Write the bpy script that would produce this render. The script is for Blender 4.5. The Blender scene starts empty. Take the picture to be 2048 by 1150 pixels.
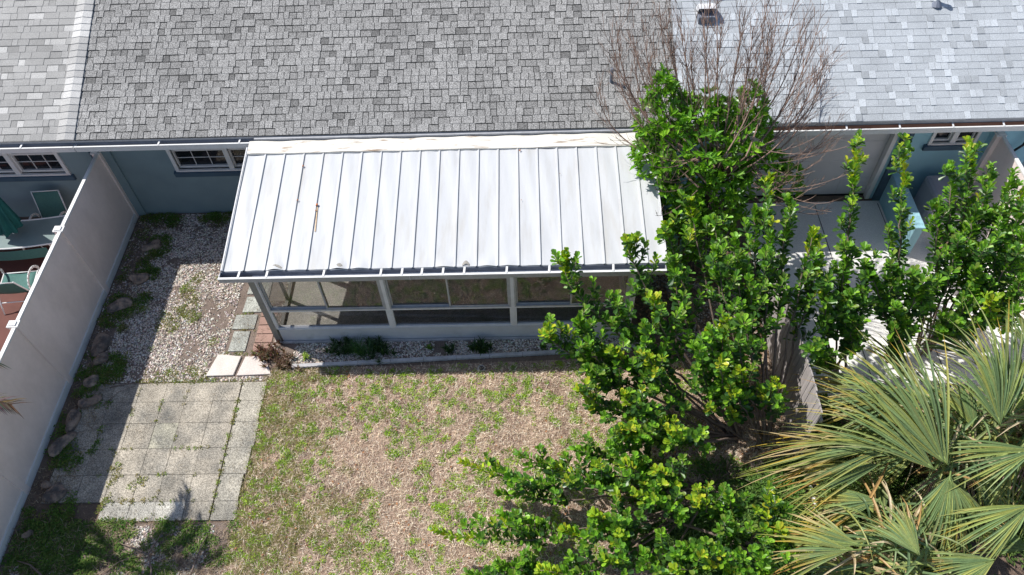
import bpy, math, random
import numpy as np
from mathutils import Vector, Matrix
R_ = math.radians
rnd = random.Random(7)
rng = np.random.default_rng(7)
scene = bpy.context.scene
C = scene.collection

# ---------------------------------------------------------------- camera
cam_d = bpy.data.cameras.new('camera'); cam = bpy.data.objects.new('camera', cam_d); C.objects.link(cam)
scene.camera = cam
CP = Vector((4.7204, -8.0213, 11.9350)); pit, yaw, rol = 0.914315, 0.036565, -0.048087
F_ = Vector((-math.sin(yaw)*math.cos(pit), math.cos(yaw)*math.cos(pit), -math.sin(pit)))
Rv = Vector((math.cos(yaw), math.sin(yaw), 0)); Uv = Rv.cross(F_)
R2 = math.cos(rol)*Rv + math.sin(rol)*Uv; U2 = -math.sin(rol)*Rv + math.cos(rol)*Uv
cam.matrix_world = Matrix(((R2.x, U2.x, -F_.x, CP.x), (R2.y, U2.y, -F_.y, CP.y), (R2.z, U2.z, -F_.z, CP.z), (0, 0, 0, 1)))
cam_d.sensor_width = 36; cam_d.lens = 36*1548.45/2048; cam_d.clip_end = 2000; cam_d.clip_start = .1

# ---------------------------------------------------------------- light
SRC = Vector((-.70, .335, 1)).normalized()          # direction towards the sun
w = bpy.data.worlds.new('World'); scene.world = w; w.use_nodes = True
nt = w.node_tree; nt.nodes.clear()
sky = nt.nodes.new('ShaderNodeTexSky'); sky.sky_type = 'NISHITA'; sky.sun_disc = False
sky.sun_elevation = math.asin(SRC.z); sky.sun_rotation = math.atan2(SRC.x, SRC.y)
bg = nt.nodes.new('ShaderNodeBackground'); bg.inputs[1].default_value = .11
wo = nt.nodes.new('ShaderNodeOutputWorld')
nt.links.new(sky.outputs[0], bg.inputs[0]); nt.links.new(bg.outputs[0], wo.inputs[0])
sd = bpy.data.lights.new('sun', 'SUN'); sd.energy = 5.0; sd.angle = R_(.53); sd.color = (1, .965, .9)
so = bpy.data.objects.new('sun', sd); C.objects.link(so); so.rotation_euler = SRC.to_track_quat('Z', 'Y').to_euler()
so.location = (0, 0, 20)
scene.view_settings.view_transform = 'Standard'; scene.view_settings.look = 'None'
scene.view_settings.exposure = 0.16; scene.view_settings.gamma = 1
scene.cycles.transparent_max_bounces = 32

# ---------------------------------------------------------------- materials
def node(nt, t, **k):
    n = nt.nodes.new(t)
    for a, b in k.items(): setattr(n, a, b)
    return n
def mat(name, col=(.5, .5, .5), rough=.7, var=.0, scale=8, col2=None, scale2=None, lo=.4, hi=.6, attr=False,
        bump=0, bscale=60, spec=.35, metal=0, trans=0, fine=0, fscale=120, stretch=None, sheen=0):
    m = bpy.data.materials.new(name); m.use_nodes = True; nt = m.node_tree; nt.nodes.clear()
    L = nt.links.new
    out = node(nt, 'ShaderNodeOutputMaterial'); p = node(nt, 'ShaderNodeBsdfPrincipled')
    p.inputs['Roughness'].default_value = rough; p.inputs['Metallic'].default_value = metal
    p.inputs['Specular IOR Level'].default_value = spec
    geo = node(nt, 'ShaderNodeNewGeometry'); vec = geo.outputs['Position']
    if stretch:
        mp = node(nt, 'ShaderNodeMapping'); mp.inputs['Scale'].default_value = stretch; L(vec, mp.inputs[0]); vec = mp.outputs[0]
    def noise(s, det=4, ro=.6):
        n = node(nt, 'ShaderNodeTexNoise'); n.inputs['Scale'].default_value = s; n.inputs['Detail'].default_value = det
        n.inputs['Roughness'].default_value = ro; L(vec, n.inputs['Vector']); return n.outputs['Fac']
    def ramp(f, a, b, ca=0., cb=1.):
        r = node(nt, 'ShaderNodeMapRange'); r.inputs[1].default_value = a; r.inputs[2].default_value = b
        r.inputs[3].default_value = ca; r.inputs[4].default_value = cb; L(f, r.inputs[0]); return r.outputs[0]
    c = None
    if attr:
        a = node(nt, 'ShaderNodeAttribute', attribute_name='col'); c = a.outputs['Color']
    else:
        rg = node(nt, 'ShaderNodeRGB'); rg.outputs[0].default_value = (*col, 1); c = rg.outputs[0]
    def mix(c, other, fac, mode='MIX'):
        mx = node(nt, 'ShaderNodeMix', data_type='RGBA', blend_type=mode)
        if isinstance(fac, float): mx.inputs[0].default_value = fac
        else: L(fac, mx.inputs[0])
        L(c, mx.inputs[6])
        if isinstance(other, tuple): mx.inputs[7].default_value = (*other, 1)
        else: L(other, mx.inputs[7])
        return mx.outputs[2]
    if col2: c = mix(c, col2, ramp(noise(scale2 or scale), lo, hi))
    if var:
        g = ramp(noise(scale), .3, .7, 1-var, 1+var)
        cb = node(nt, 'ShaderNodeCombineColor'); [L(g, cb.inputs[i]) for i in range(3)]
        c = mix(c, cb.outputs[0], 1.0, 'MULTIPLY')
    if fine:
        g = ramp(noise(fscale, 2, .7), .35, .65, 1-fine, 1+fine)
        cb = node(nt, 'ShaderNodeCombineColor'); [L(g, cb.inputs[i]) for i in range(3)]
        c = mix(c, cb.outputs[0], 1.0, 'MULTIPLY')
    L(c, p.inputs['Base Color'])
    if bump:
        b = node(nt, 'ShaderNodeBump'); b.inputs['Strength'].default_value = bump; b.inputs['Distance'].default_value = .01
        L(noise(bscale, 3), b.inputs['Height']); L(b.outputs[0], p.inputs['Normal'])
    if trans:
        t = node(nt, 'ShaderNodeBsdfTranslucent'); L(mix(c, (1.5, 1.6, .5), 1.0, 'MULTIPLY'), t.inputs[0])
        ms = node(nt, 'ShaderNodeMixShader'); ms.inputs[0].default_value = trans
        L(p.outputs[0], ms.inputs[1]); L(t.outputs[0], ms.inputs[2]); L(ms.outputs[0], out.inputs[0])
    else: L(p.outputs[0], out.inputs[0])
    return m
def glass_mat(name, tint=.7, refl=1.0, col=(1, 1, 1)):
    m = bpy.data.materials.new(name); m.use_nodes = True; nt = m.node_tree; nt.nodes.clear(); L = nt.links.new
    out = node(nt, 'ShaderNodeOutputMaterial'); t = node(nt, 'ShaderNodeBsdfTransparent')
    t.inputs[0].default_value = (tint*col[0], tint*col[1], tint*col[2], 1)
    g = node(nt, 'ShaderNodeBsdfGlossy'); g.inputs['Roughness'].default_value = .015
    ge = node(nt, 'ShaderNodeNewGeometry'); dt = node(nt, 'ShaderNodeVectorMath', operation='DOT_PRODUCT'); L(ge.outputs['Normal'], dt.inputs[0]); L(ge.outputs['Incoming'], dt.inputs[1])
    ab = node(nt, 'ShaderNodeMath', operation='ABSOLUTE'); L(dt.outputs['Value'], ab.inputs[0])
    om = node(nt, 'ShaderNodeMath', operation='SUBTRACT'); om.inputs[0].default_value = 1; L(ab.outputs[0], om.inputs[1])
    pw = node(nt, 'ShaderNodeMath', operation='POWER'); pw.inputs[1].default_value = 5; L(om.outputs[0], pw.inputs[0])
    mu = node(nt, 'ShaderNodeMath', operation='MULTIPLY_ADD'); mu.inputs[1].default_value = .9*refl; mu.inputs[2].default_value = .045*refl; L(pw.outputs[0], mu.inputs[0])
    ms = node(nt, 'ShaderNodeMixShader'); L(mu.outputs[0], ms.inputs[0]); L(t.outputs[0], ms.inputs[1]); L(g.outputs[0], ms.inputs[2])
    L(ms.outputs[0], out.inputs[0]); return m
M = {}
M['ground'] = mat('bare soil', (.17, .125, .095), .95, .25, 3, fine=.35, fscale=90, bump=.6, bscale=50)
M['lawn'] = mat('dry lawn thatch', (.38, .28, .215), .95, .2, 1.6, col2=(.26, .18, .14), scale2=2.2, lo=.42, hi=.62, fine=.45, fscale=70, bump=1, bscale=70)
M['attr_matte'] = mat('dry blades', attr=True, rough=.85, trans=.15)
M['pebble'] = mat('pebble stone', attr=True, rough=.8, fine=.15, fscale=150)
M['leaf'] = mat('glossy leaf', attr=True, rough=.36, spec=.5, trans=.30, fine=.12, fscale=60)
M['palm'] = mat('palm blade', attr=True, rough=.45, spec=.35, trans=.22, fine=.1, fscale=40)
M['weed'] = mat('soft weed leaf', attr=True, rough=.6, trans=.3)
M['bark'] = mat('grey brown bark', (.20, .15, .125), .9, .3, 14, bump=.6, bscale=60)
M['twig'] = mat('bare twig', (.25, .165, .13), .85, .3, 9)
M['shingle'] = mat('asphalt shingle granules', attr=True, rough=.92, var=.1, scale=1.3, fine=.22, fscale=75, bump=.25, bscale=140)
M['shingle_old'] = mat('weathered shingle granules', attr=True, rough=.95, var=.12, scale=1.1, fine=.65, fscale=60, bump=.4, bscale=100)
M['stucco'] = mat('blue grey stucco', (.225, .30, .325), .9, .07, 2, bump=.25, bscale=90)
M['stucco_pale'] = mat('pale aqua stucco', (.30, .52, .60), .9, .06, 2, bump=.25, bscale=90)
M['stucco_dark'] = mat('slate blue paint', (.075, .125, .175), .8, .08, 4)
M['white'] = mat('white painted metal', (.72, .72, .72), .45, .05, 3, fine=.04, fscale=30)
M['roofwhite'] = mat('chalky white roof metal', (.56, .57, .59), .45, .04, 2.2, col2=(.47, .455, .425), scale2=1.7, lo=.50, hi=.85, stretch=(3, .5, 1), fine=.03, bump=.3, bscale=5)
M['rustwhite'] = mat('rust stained white flashing', (.72, .69, .63), .6, .06, 4, col2=(.27, .17, .10), scale2=2.2, lo=.56, hi=.70, stretch=(1, 7, 7))
M['rust'] = mat('rust', (.42, .13, .035), .9, .3, 20)
M['grime'] = mat('grey corrosion', (.33, .31, .28), .9, .4, 40)
M['gutterin'] = mat('grey gutter metal', (.17, .19, .24), .6, .15, 6)
M['vinyl'] = mat('warm grey vinyl', (.88, .765, .725), .55, .05, 1.6, col2=(.79, .68, .64), scale2=1.2, stretch=(1, 1, .6), fine=.02, fscale=12)
M['vinylw'] = mat('white vinyl trim', (.74, .73, .72), .5, .05, 3)
M['concrete'] = mat('bright concrete', (.74, .725, .71), .85, .06, 1.4, fine=.1, fscale=50)
M['floor'] = mat('worn porch concrete', (.50, .475, .425), .85, .14, 2, fine=.22, fscale=45)
M['kneewall'] = mat('white painted concrete', (.56, .57, .60), .8, .07, 2.3, col2=(.40, .40, .40), scale2=2.5, lo=.6, hi=.8, fine=.05)
M['grayalu'] = mat('weathered aluminium', (.40, .41, .44), .5, .12, 8, metal=.2)
M['post'] = mat('grey painted post', (.25, .24, .22), .6, .15, 6)
M['alu'] = mat('white aluminium frame', (.66, .66, .68), .45, .08, 8)
M['glass'] = glass_mat('porch glass', .80, 1.25)
M['dglass'] = mat('dark window glass', (.012, .014, .018), .05, spec=.6)
M['screen'] = mat('dark room', (.03, .03, .032), .9)
M['patio'] = mat('exposed aggregate paver', attr=True, rough=.9, var=.22, scale=2.3, col2=(.17, .165, .15), scale2=1.6, lo=.42, hi=.72, fine=.55, fscale=62, bump=.7, bscale=70)
M['stone'] = mat('stepping slab', attr=True, rough=.9, var=.08, scale=5, fine=.14, fscale=60, bump=.3)
M['rock'] = mat('brown field rock', (.36, .265, .205), .95, .3, 5, col2=(.13, .11, .10), scale2=7, bump=.8, bscale=25)
M['edging'] = mat('grey concrete edging', (.45, .44, .45), .9, .2, 6, fine=.15)
M['redfloor'] = mat('red brown deck paint', (.13, .05, .04), .8, .12, 3)
M['sling'] = mat('green sling fabric', (.06, .155, .14), .75, .1, 30)
M['umb'] = mat('dark green canvas', (.006, .085, .085), .8, .15, 5)
M['tglass'] = mat('frosted table glass', (.20, .26, .26), .25, .08, 3)
M['woodfence'] = mat('weathered grey boards', (.36, .325, .32), .85, .2, 3, stretch=(6, 6, .8), fine=.08, fscale=20)
M['woodgap'] = mat('dark wood gap', (.06, .05, .05), .9)
M['bin'] = mat('grey moulded plastic', (.30, .31, .36), .5, .04, 5)
M['terra'] = mat('terracotta', (.30, .16, .11), .85, .12, 8)
M['black'] = mat('black plastic', (.015, .015, .018), .5)
M['garage'] = mat('white garage door paint', (.60, .59, .60), .55, .05, 2)
M['litter'] = mat('leaf litter', (.15, .105, .08), .95, .35, 9, fine=.5, fscale=60, bump=1, bscale=60)
M['fiber'] = mat('brown palm fibre', (.115, .07, .04), .95, .35, 30, bump=.6)
M['dead'] = mat('dead palm frond', attr=True, rough=.8, trans=.1)
M['lampglass'] = mat('frosted lamp globe', (.55, .5, .42), .4)

# ---------------------------------------------------------------- mesh helpers
class MB:
    def __init__(s): s.v = []; s.f = []; s.c = []; s.n = 0
    def add(s, v, f, c=None):
        s.v.extend([tuple(map(float, p)) for p in v])
        for q in f: s.f.append([i+s.n for i in q]); s.c.append(c)
        s.n += len(v); return s
    def hexa(s, p, c=None):
        return s.add(p, [(0, 3, 2, 1), (4, 5, 6, 7), (0, 1, 5, 4), (1, 2, 6, 5), (2, 3, 7, 6), (3, 0, 4, 7)], c)
    def box(s, x0, x1, y0, y1, z0, z1, c=None):
        return s.hexa([(x0, y0, z0), (x1, y0, z0), (x1, y1, z0), (x0, y1, z0), (x0, y0, z1), (x1, y0, z1), (x1, y1, z1), (x0, y1, z1)], c)
    def bar(s, a, b, w, h, up=(0, 0, 1), c=None):
        a = Vector(a); b = Vector(b); d = (b-a).normalized(); sd_ = d.cross(Vector(up))
        if sd_.length < 1e-4: sd_ = d.cross(Vector((1, 0, 0)))
        sd_.normalize(); u = sd_.cross(d)
        P = []
        for q in (a, b):
            for sx, sy in ((-1, -1), (1, -1), (1, 1), (-1, 1)): P.append(q+sd_*sx*w/2+u*sy*h/2)
        return s.hexa([P[0], P[1], P[2], P[3], P[4], P[5], P[6], P[7]], c)
    def tube(s, pts, r0, r1=None, k=5, c=None, cap=True):
        r1 = r0 if r1 is None else r1
        pts = [Vector(p) for p in pts]; n = len(pts); vv = []; ff = []
        ref = Vector((.31, .17, .93))
        for i, p in enumerate(pts):
            d = (pts[min(i+1, n-1)]-pts[max(i-1, 0)])
            d = d.normalized() if d.length > 1e-9 else Vector((0, 0, 1))
            a = d.cross(ref)
            if a.length < .05: a = d.cross(Vector((1, 0, 0)))
            a.normalize(); b = d.cross(a); r = r0+(r1-r0)*i/max(1, n-1)
            for j in range(k):
                t = 2*math.pi*j/k; vv.append(p+a*math.cos(t)*r+b*math.sin(t)*r)
        for i in range(n-1):
            for j in range(k):
                ff.append((i*k+j, i*k+(j+1) % k, (i+1)*k+(j+1) % k, (i+1)*k+j))
        if cap: ff.append(tuple(range(k))[::-1]); ff.append(tuple((n-1)*k+j for j in range(k)))
        return s.add(vv, ff, c)
    def grid(s, fn, nu, nv, c=None, cf=None):
        vv = [fn(i/nu, j/nv) for j in range(nv+1) for i in range(nu+1)]
        b = s.n; s.v.extend([tuple(map(float, p)) for p in vv]); s.n += len(vv)
        for j in range(nv):
            for i in range(nu):
                a = b+j*(nu+1)+i
                s.f.append([a, a+1, a+nu+2, a+nu+1]); s.c.append(cf(i, j) if cf else c)
        return s
ORG = {}
def finish(name, v, f, cols, m, parent, smooth=False, bevel=0):
    me = bpy.data.meshes.new(name)
    if parent is not None and parent.name in ORG:
        o = ORG[parent.name]; v = [(p[0]-o[0], p[1]-o[1], p[2]-o[2]) for p in v]
    me.from_pydata(v, [], f); me.update()
    if cols is not None:
        at = me.attributes.new('col', 'FLOAT_COLOR', 'FACE')
        arr = np.ones((len(f), 4), dtype=np.float32); arr[:, :3] = cols
        at.data.foreach_set('color', arr.ravel())
    me.materials.append(m)
    if smooth: me.polygons.foreach_set('use_smooth', [True]*len(me.polygons))
    ob = bpy.data.objects.new(name, me); C.objects.link(ob)
    if parent is not None: ob.parent = parent; 
    if bevel:
        bv = ob.modifiers.new('bevel', 'BEVEL'); bv.width = bevel; bv.segments = 2; bv.limit_method = 'ANGLE'
    return ob
def obj(name, mb, m, parent=None, smooth=False, bevel=0):
    cols = None
    if mb.c and mb.c[0] is not None: cols = np.array([c if c is not None else (.5, .5, .5) for c in mb.c], dtype=np.float32)
    o = finish(name, mb.v, mb.f, cols, M[m] if isinstance(m, str) else m, parent, smooth, bevel)
    if parent is not None and parent.name in ORG: ORG[o.name] = ORG[parent.name]
    return o
def tag(o, label=None, cat=None, group=None, kind=None):
    if label: o['label'] = label
    if cat: o['category'] = cat
    if group: o['group'] = group
    if kind: o['kind'] = kind
    return o
def thing(name, loc, label, cat, group=None):
    o = bpy.data.objects.new(name, None); C.objects.link(o); o.location = loc; o.empty_display_size = .1
    ORG[o.name] = tuple(loc); return tag(o, label, cat, group)
def sheet(name, pts, z, m, thick=0):
    b = MB(); n = len(pts)
    v = [(x, y, z) for x, y in pts]
    b.add(v, [tuple(range(n))])
    return tag(obj(name, b, m), kind='structure')
def icorock(mb, c, sx, sy, sz, rz, seed, c_=None, n=9):
    r = random.Random(seed); ph = [r.uniform(0, 6.28) for _ in range(6)]
    def fn(u, v):
        a = u*2*math.pi; e = (v-.5)*math.pi
        k = 1+.18*math.sin(2*a+ph[0])*math.cos(e)+.12*math.sin(3*a+ph[1])+.10*math.sin(4*e+ph[2]+a)
        ca = math.cos(a); sa = math.sin(a)
        q = lambda t: math.copysign(abs(t)**.75, t)
        x = q(ca)*math.cos(e)*sx*k; y = q(sa)*math.cos(e)*sy*k; z = q(math.sin(e))*sz*k
        return (c[0]+x*math.cos(rz)-y*math.sin(rz), c[1]+x*math.sin(rz)+y*math.cos(rz), c[2]+z)
    mb.grid(fn, n+3, n-2, c_)
# vectorised small leaves: template verts in (across, along, up)
def unit(a): return a/np.maximum(1e-9, np.linalg.norm(a, axis=1, keepdims=True))
T_OBOV = (np.array([(0, 0, 0), (.16, .3, .03), (.42, .62, .10), (.40, .90, .06), (0, 1, -.02), (-.40, .90, .06), (-.42, .62, .10), (-.16, .3, .03)]),
          [(0, 1, 2, 3, 4), (0, 4, 5, 6, 7)])
T_ELL = (np.array([(0, 0, 0), (.38, .3, .09), (.42, .6, .07), (0, 1, -.10), (-.42, .6, .07), (-.38, .3, .09)]), [(0, 1, 2, 3), (0, 3, 4, 5)])
T_BLADE = (np.array([(-.5, 0, 0), (.5, 0, 0), (.35, .55, .12), (-.35, .55, .12), (0, 1, 0)]), [(0, 1, 2, 3), (3, 2, 4)])
T_CHIP = (np.array([(1, 0, 0), (0, 1, 0), (-1, 0, 0), (0, -1, 0), (.1, .1, .9), (0, 0, -.5)]), [(0, 1, 4), (1, 2, 4), (2, 3, 4), (3, 0, 4)])
def leaves(name, P, D, N, L, W, col, m, parent=None, T=T_OBOV):
    P = np.asarray(P, float); D = unit(np.asarray(D, float)); N = np.asarray(N, float)
    S = unit(np.cross(D, N)); N = np.cross(S, D)
    tv, tf = T; n = len(P); L = np.broadcast_to(L, n).reshape(-1, 1, 1); W = np.broadcast_to(W, n).reshape(-1, 1, 1)
    V = P[:, None, :]+S[:, None, :]*tv[None, :, 0:1]*W+D[:, None, :]*tv[None, :, 1:2]*L+N[:, None, :]*tv[None, :, 2:3]*L
    k = len(tv); V = V.reshape(-1, 3).tolist(); f = []
    for i in range(n):
        b = i*k
        for q in tf: f.append([b+j for j in q])
    cols = np.repeat(np.asarray(col), len(tf), axis=0)
    return finish(name, V, f, cols, M[m], parent)
def pchips(P, size, col, T=T_CHIP):
    """scattered stone chips -> verts"""
    n = len(P); a = rng.uniform(0, 6.28, n); sx = size*rng.uniform(.7, 1.3, n); sy = size*rng.uniform(.4, .8, n); sz = size*rng.uniform(.3, .8, n)
    tv = T[0]; tx = tv[None, :, 0]*sx[:, None]*(1+.3*rng.standard_normal((n, len(tv)))); ty = tv[None, :, 1]*sy[:, None]*(1+.3*rng.standard_normal((n, len(tv))))
    tz = tv[None, :, 2]*sz[:, None]*(1+.3*rng.standard_normal((n, len(tv))))+rng.uniform(-.25, .25, (n, 1))*tx
    X = P[:, 0:1]+tx*np.cos(a)[:, None]-ty*np.sin(a)[:, None]; Y = P[:, 1:2]+tx*np.sin(a)[:, None]+ty*np.cos(a)[:, None]; Z = P[:, 2:3]+tz
    return np.stack([X, Y, Z], -1).reshape(-1, 3)
def chip_obj(name, P, size, col, m='pebble'):
    V = pchips(P, size, col).tolist(); f = [[i*6+j for j in q] for i in range(len(P)) for q in T_CHIP[1]]
    return finish(name, V, f, np.repeat(col, 4, axis=0), M[m], None)
def vnoise(x, y, s, seed=0):
    r = np.random.default_rng(seed); G = r.random((64, 64)); u = x*s+100; v = y*s+100
    i = np.floor(u).astype(int); j = np.floor(v).astype(int); fu = u-i; fv = v-j
    fu = fu*fu*(3-2*fu); fv = fv*fv*(3-2*fv); g = lambda a, b: G[a % 64, b % 64]
    return (g(i, j)*(1-fu)+g(i+1, j)*fu)*(1-fv)+(g(i, j+1)*(1-fu)+g(i+1, j+1)*fu)*fv
def fbm(x, y, s, seed=0): return .5*vnoise(x, y, s, seed)+.3*vnoise(x, y, s*2.1, seed+1)+.2*vnoise(x, y, s*4.3, seed+2)

# ================================================================ GROUND
sheet('ground', [(-400, -400), (400, -400), (400, 400), (-400, 400)], -.012, 'ground')
sheet('lawn', [(-.02, -.62), (9.0, -.42), (9.0, -9), (-.5, -9), (-.02, -3.4)], -.004, 'lawn')
sheet('driveway', [(9.15, -7.5), (30, -7.5), (30, 3.28), (9.15, 3.28)], -.004, 'concrete')
sheet('neighbor_patio_floor', [(-12, -5), (-3.68, -5), (-3.68, 3.28), (-12, 3.28)], -.004, 'redfloor')
sheet('planting_bed_soil', [(6.75, -.5), (8.93, -.4), (8.93, 3.28), (6.75, 3.28)], -.0035, 'litter')
# driveway joints
b = MB()
b.add([(10.7, -7, .001), (10.715, -7, .001), (10.715, 3.2, .001), (10.7, 3.2, .001)], [(0, 1, 2, 3)])
b.add([(12.0, -7, .001), (12.015, -7, .001), (12.015, 3.2, .001), (12.0, 3.2, .001)], [(0, 1, 2, 3)])
b.add([(9.2, .62, .0015), (14, .62, .0015), (14, .635, .0015), (9.2, .635, .0015)], [(0, 1, 2, 3)])
tag(obj('driveway_joints', b, 'woodgap'), kind='structure')

# patio of square pavers
b = MB(); xs = [-3.30, -2.76, -2.28, -1.815, -1.405, -.912, -.47, -.02]; ys = [-.87, -1.255, -1.675, -2.155, -2.63, -3.10, -3.42]
for j in range(6):
    for i in range(7):
        if j == 5 and (i in (0, 1)): continue
        g = .002 if rnd.random() < .7 else .005
        if i == 6: g = .018
        x0, x1, y1, y0 = xs[i]+g, xs[i+1]-.003, ys[j]-.003, ys[j+1]+.003
        if i == 6: x1 += rnd.uniform(-.03, .05)-.05*(j > 3)
        t = rnd.uniform(.92, 1.07); base = (.385, .345, .285)
        if i == 6: base = (.39, .36, .30)
        if (i, j) in ((3, 2),): base = (.52, .49, .38)
        if (i, j) in ((2, 5), (3, 5), (4, 5)): base = (.47, .45, .40)
        zt = .022+rnd.uniform(-.003, .004)
        b.box(x0, x1, y0, y1, -.01, zt, tuple(c*t for c in base))
tag(obj('patio', b, 'patio', bevel=.002), kind='structure')
# stepping stones and bricks
def slab(name, pts, z, col, label, cat, group, m='stone'):
    b = MB(); n = len(pts)
    v = [(x, y, -.01) for x, y in pts]+[(x, y, z) for x, y in pts]
    b.add(v, [tuple(range(n, 2*n))]+[(i, (i+1) % n, n+(i+1) % n, n+i) for i in range(n)], col)
    return tag(obj(name, b, m, bevel=.006), label, cat, group)
G = 'stepping stones beside the porch'
slab('stepping_stone', [(-1.16, -.74), (-.66, -.73), (-.60, -.33), (-1.04, -.28)], .035, (.66, .61, .56), 'cream square stone slab left of the bush and patio corner', 'stepping stone', G)
slab('stepping_stone', [(-.60, -.74), (.02, -.72), (-.12, -.42), (-.34, -.33), (-.52, -.34)], .035, (.64, .57, .53), 'cream cracked corner slab beside the dark red leafed plant', 'stepping stone', G)
st = [((-.88, -.56), -.21, .24), ((-.92, -.49), .29, .62), ((-.80, -.38), .68, 1.05), ((-.80, -.36), 1.12, 1.5), ((-.78, -.34), 1.56, 1.95)]
lb = ['grey pebbled slab just above the two cream slabs', 'grey pebbled slab beside the upper red bricks', 'grey pebbled slab near the porch gutter corner', 'grey pebbled slab under the porch roof overhang', 'grey pebbled slab last in the row by the house']
for (xx, y0, y1), l in zip(st, lb):
    slab('stepping_stone', [(xx[0], y0), (xx[1], y0), (xx[1]+.01, y1), (xx[0]+.02, y1)], .02, (.42, .43, .39), l, 'stepping stone', G, 'patio')
k = 0
bl = ['lowest red brick at the porch post', 'red brick against the post foot', 'red brick second from the post foot', 'red brick in the middle of the strip by the door', 'red brick beside the middle grey slab', 'red brick above the middle grey slab', 'upper red brick by the glass side wall', 'topmost red brick by the glass side wall']
for j in range(5):
    y0 = -.22+j*.2; tt = rnd.uniform(.85, 1.15)
    slab('paving_brick', [(-.42, y0), (-.1, y0), (-.1, y0+.185), (-.42, y0+.185)] if j % 3 else [(-.42, y0), (-.12, y0+.01), (-.12, y0+.19), (-.43, y0+.18)], .018, (.36*tt, .23*tt, .19*tt), bl[j], 'brick', 'red bricks along the porch side')

# ================================================================ HOUSES
EY, EZ, SL = 2.84, 2.52, 5/12
WY = 3.35
def roof_part(parent, x0, x1, kind, seed, ncourse=50):
    r = random.Random(seed); b = MB(); L = .143; cs = 1/math.hypot(1, SL); sn = SL*cs
    def pt(x, s, h): return (x, EY+s*cs-h*sn, EZ+s*sn+h*cs)
    for k in range(ncourse):
        s0 = k*L; s1 = s0+L+.01; x = x0
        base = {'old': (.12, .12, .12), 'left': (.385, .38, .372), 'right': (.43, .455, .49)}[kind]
        b.hexa([pt(x0, s0-.007, .0), pt(x1, s0-.007, .0), pt(x1, s1, -.007), pt(x0, s1, -.007), pt(x0, s0-.007, .007), pt(x1, s0-.007, .007), pt(x1, s1, 0), pt(x0, s1, 0)], tuple(c*(.35 if kind == 'old' else .5) for c in base))  # base slab darkened: butt-edge shadow and dirt put into its colour
        x = x0-r.uniform(0, .2)
        while x < x1:
            wd = r.choice([.10, .12, .14, .17, .21]) if kind == 'old' else r.choice([.11, .13, .22, .3, .36])
            a0, a1 = max(x, x0), min(x+wd-.006, x1)
            q = r.random()
            if kind == 'old':
                t = r.uniform(.28, .33) if q < .6 else (r.uniform(.235, .28) if q < .95 else r.uniform(.15, .2)); c = (t, t*.985, t*.97)
                h = .011 if q < .55 else .004
            elif kind == 'left':
                t = r.uniform(.34, .40) if q < .78 else (r.uniform(.46, .54) if q < .9 else r.uniform(.28, .32)); c = (t, t*.985, t*.965); h = .007 if q < .5 else .003
            else:
                t = r.uniform(.43, .48) if wd > .2 else (r.uniform(.51, .58) if q < .75 else r.uniform(.36, .40)); c = (t*.92, t*.98, t*1.05); h = .005 if wd > .2 else .011
            if a1-a0 > .02:
                b.hexa([pt(a0, s0+.007, .006), pt(a1, s0+.007, .006), pt(a1, s1, 0), pt(a0, s1, 0), pt(a0, s0+.007, .008+h), pt(a1, s0+.007, .008+h), pt(a1, s1, .002+h), pt(a0, s1, .002+h)], c)
            x += wd+(.006 if kind == 'old' else .001)
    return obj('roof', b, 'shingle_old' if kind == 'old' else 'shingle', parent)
def slab_roof(parent, x0, x1):
    b = MB(); cs = 1/math.hypot(1, SL); top = 7.0
    # deck, fascia, soffit, back slope
    b.hexa([(x0, EY+.01, EZ-.03), (x1, EY+.01, EZ-.03), (x1, EY+top, EZ-.03+SL*top), (x0, EY+top, EZ-.03+SL*top), (x0, EY+.01, EZ-.008), (x1, EY+.01, EZ-.008), (x1, EY+top, EZ-.008+SL*top), (x0, EY+top, EZ-.008+SL*top)])
    b.hexa([(x0, EY+top, EZ-.03+SL*top), (x1, EY+top, EZ-.03+SL*top), (x1, EY+2*top, EZ-.03), (x0, EY+2*top, EZ-.03), (x0, EY+top, EZ-.008+SL*top), (x1, EY+top, EZ-.008+SL*top), (x1, EY+2*top, EZ-.008), (x0, EY+2*top, EZ-.008)])
    obj('roof_deck', b, 'gutterin', parent)
    b = MB(); b.box(x0, x1, EY+.02, EY+.05, EZ-.2, EZ-.035); b.box(x0, x1, EY+.05, WY, EZ-.2, EZ-.18)
    obj('fascia', b, 'alu', parent)
    b = MB(); b.box(x0, x1, EY-.004, EY+.015, EZ-.05, EZ-.002); obj('drip_edge', b, 'grayalu', parent)
def house_gutter(parent, x0, x1, zt=2.44, inner='gutterin', straps=(), m='white'):
    b = MB(); y1 = EY-.005
    yf = EY-.10
    b.box(x0, x1, yf, yf+.012, zt-.11, zt); b.box(x0, x1, yf-.012, yf+.018, zt+.0005, zt+.013)
    b.box(x0, x0+.01, yf+.012, y1, zt-.105, zt-.005); b.box(x1-.01, x1, yf+.012, y1, zt-.105, zt-.005)
    g = obj('gutter', b, m, parent)
    b = MB(); b.box(x0+.01, x1-.01, yf+.013, y1, zt-.11, zt-.09); b.box(x0+.01, x1-.01, y1, y1+.012, zt-.11, zt+.02)
    obj('gutter_trough', b, inner, g)
    for s in straps:
        b = MB(); b.bar((s, yf, zt+.018), (s+.01, y1+.01, zt+.03), .03, .008); obj('gutter_strap', b, 'alu', g)
    return g
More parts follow.
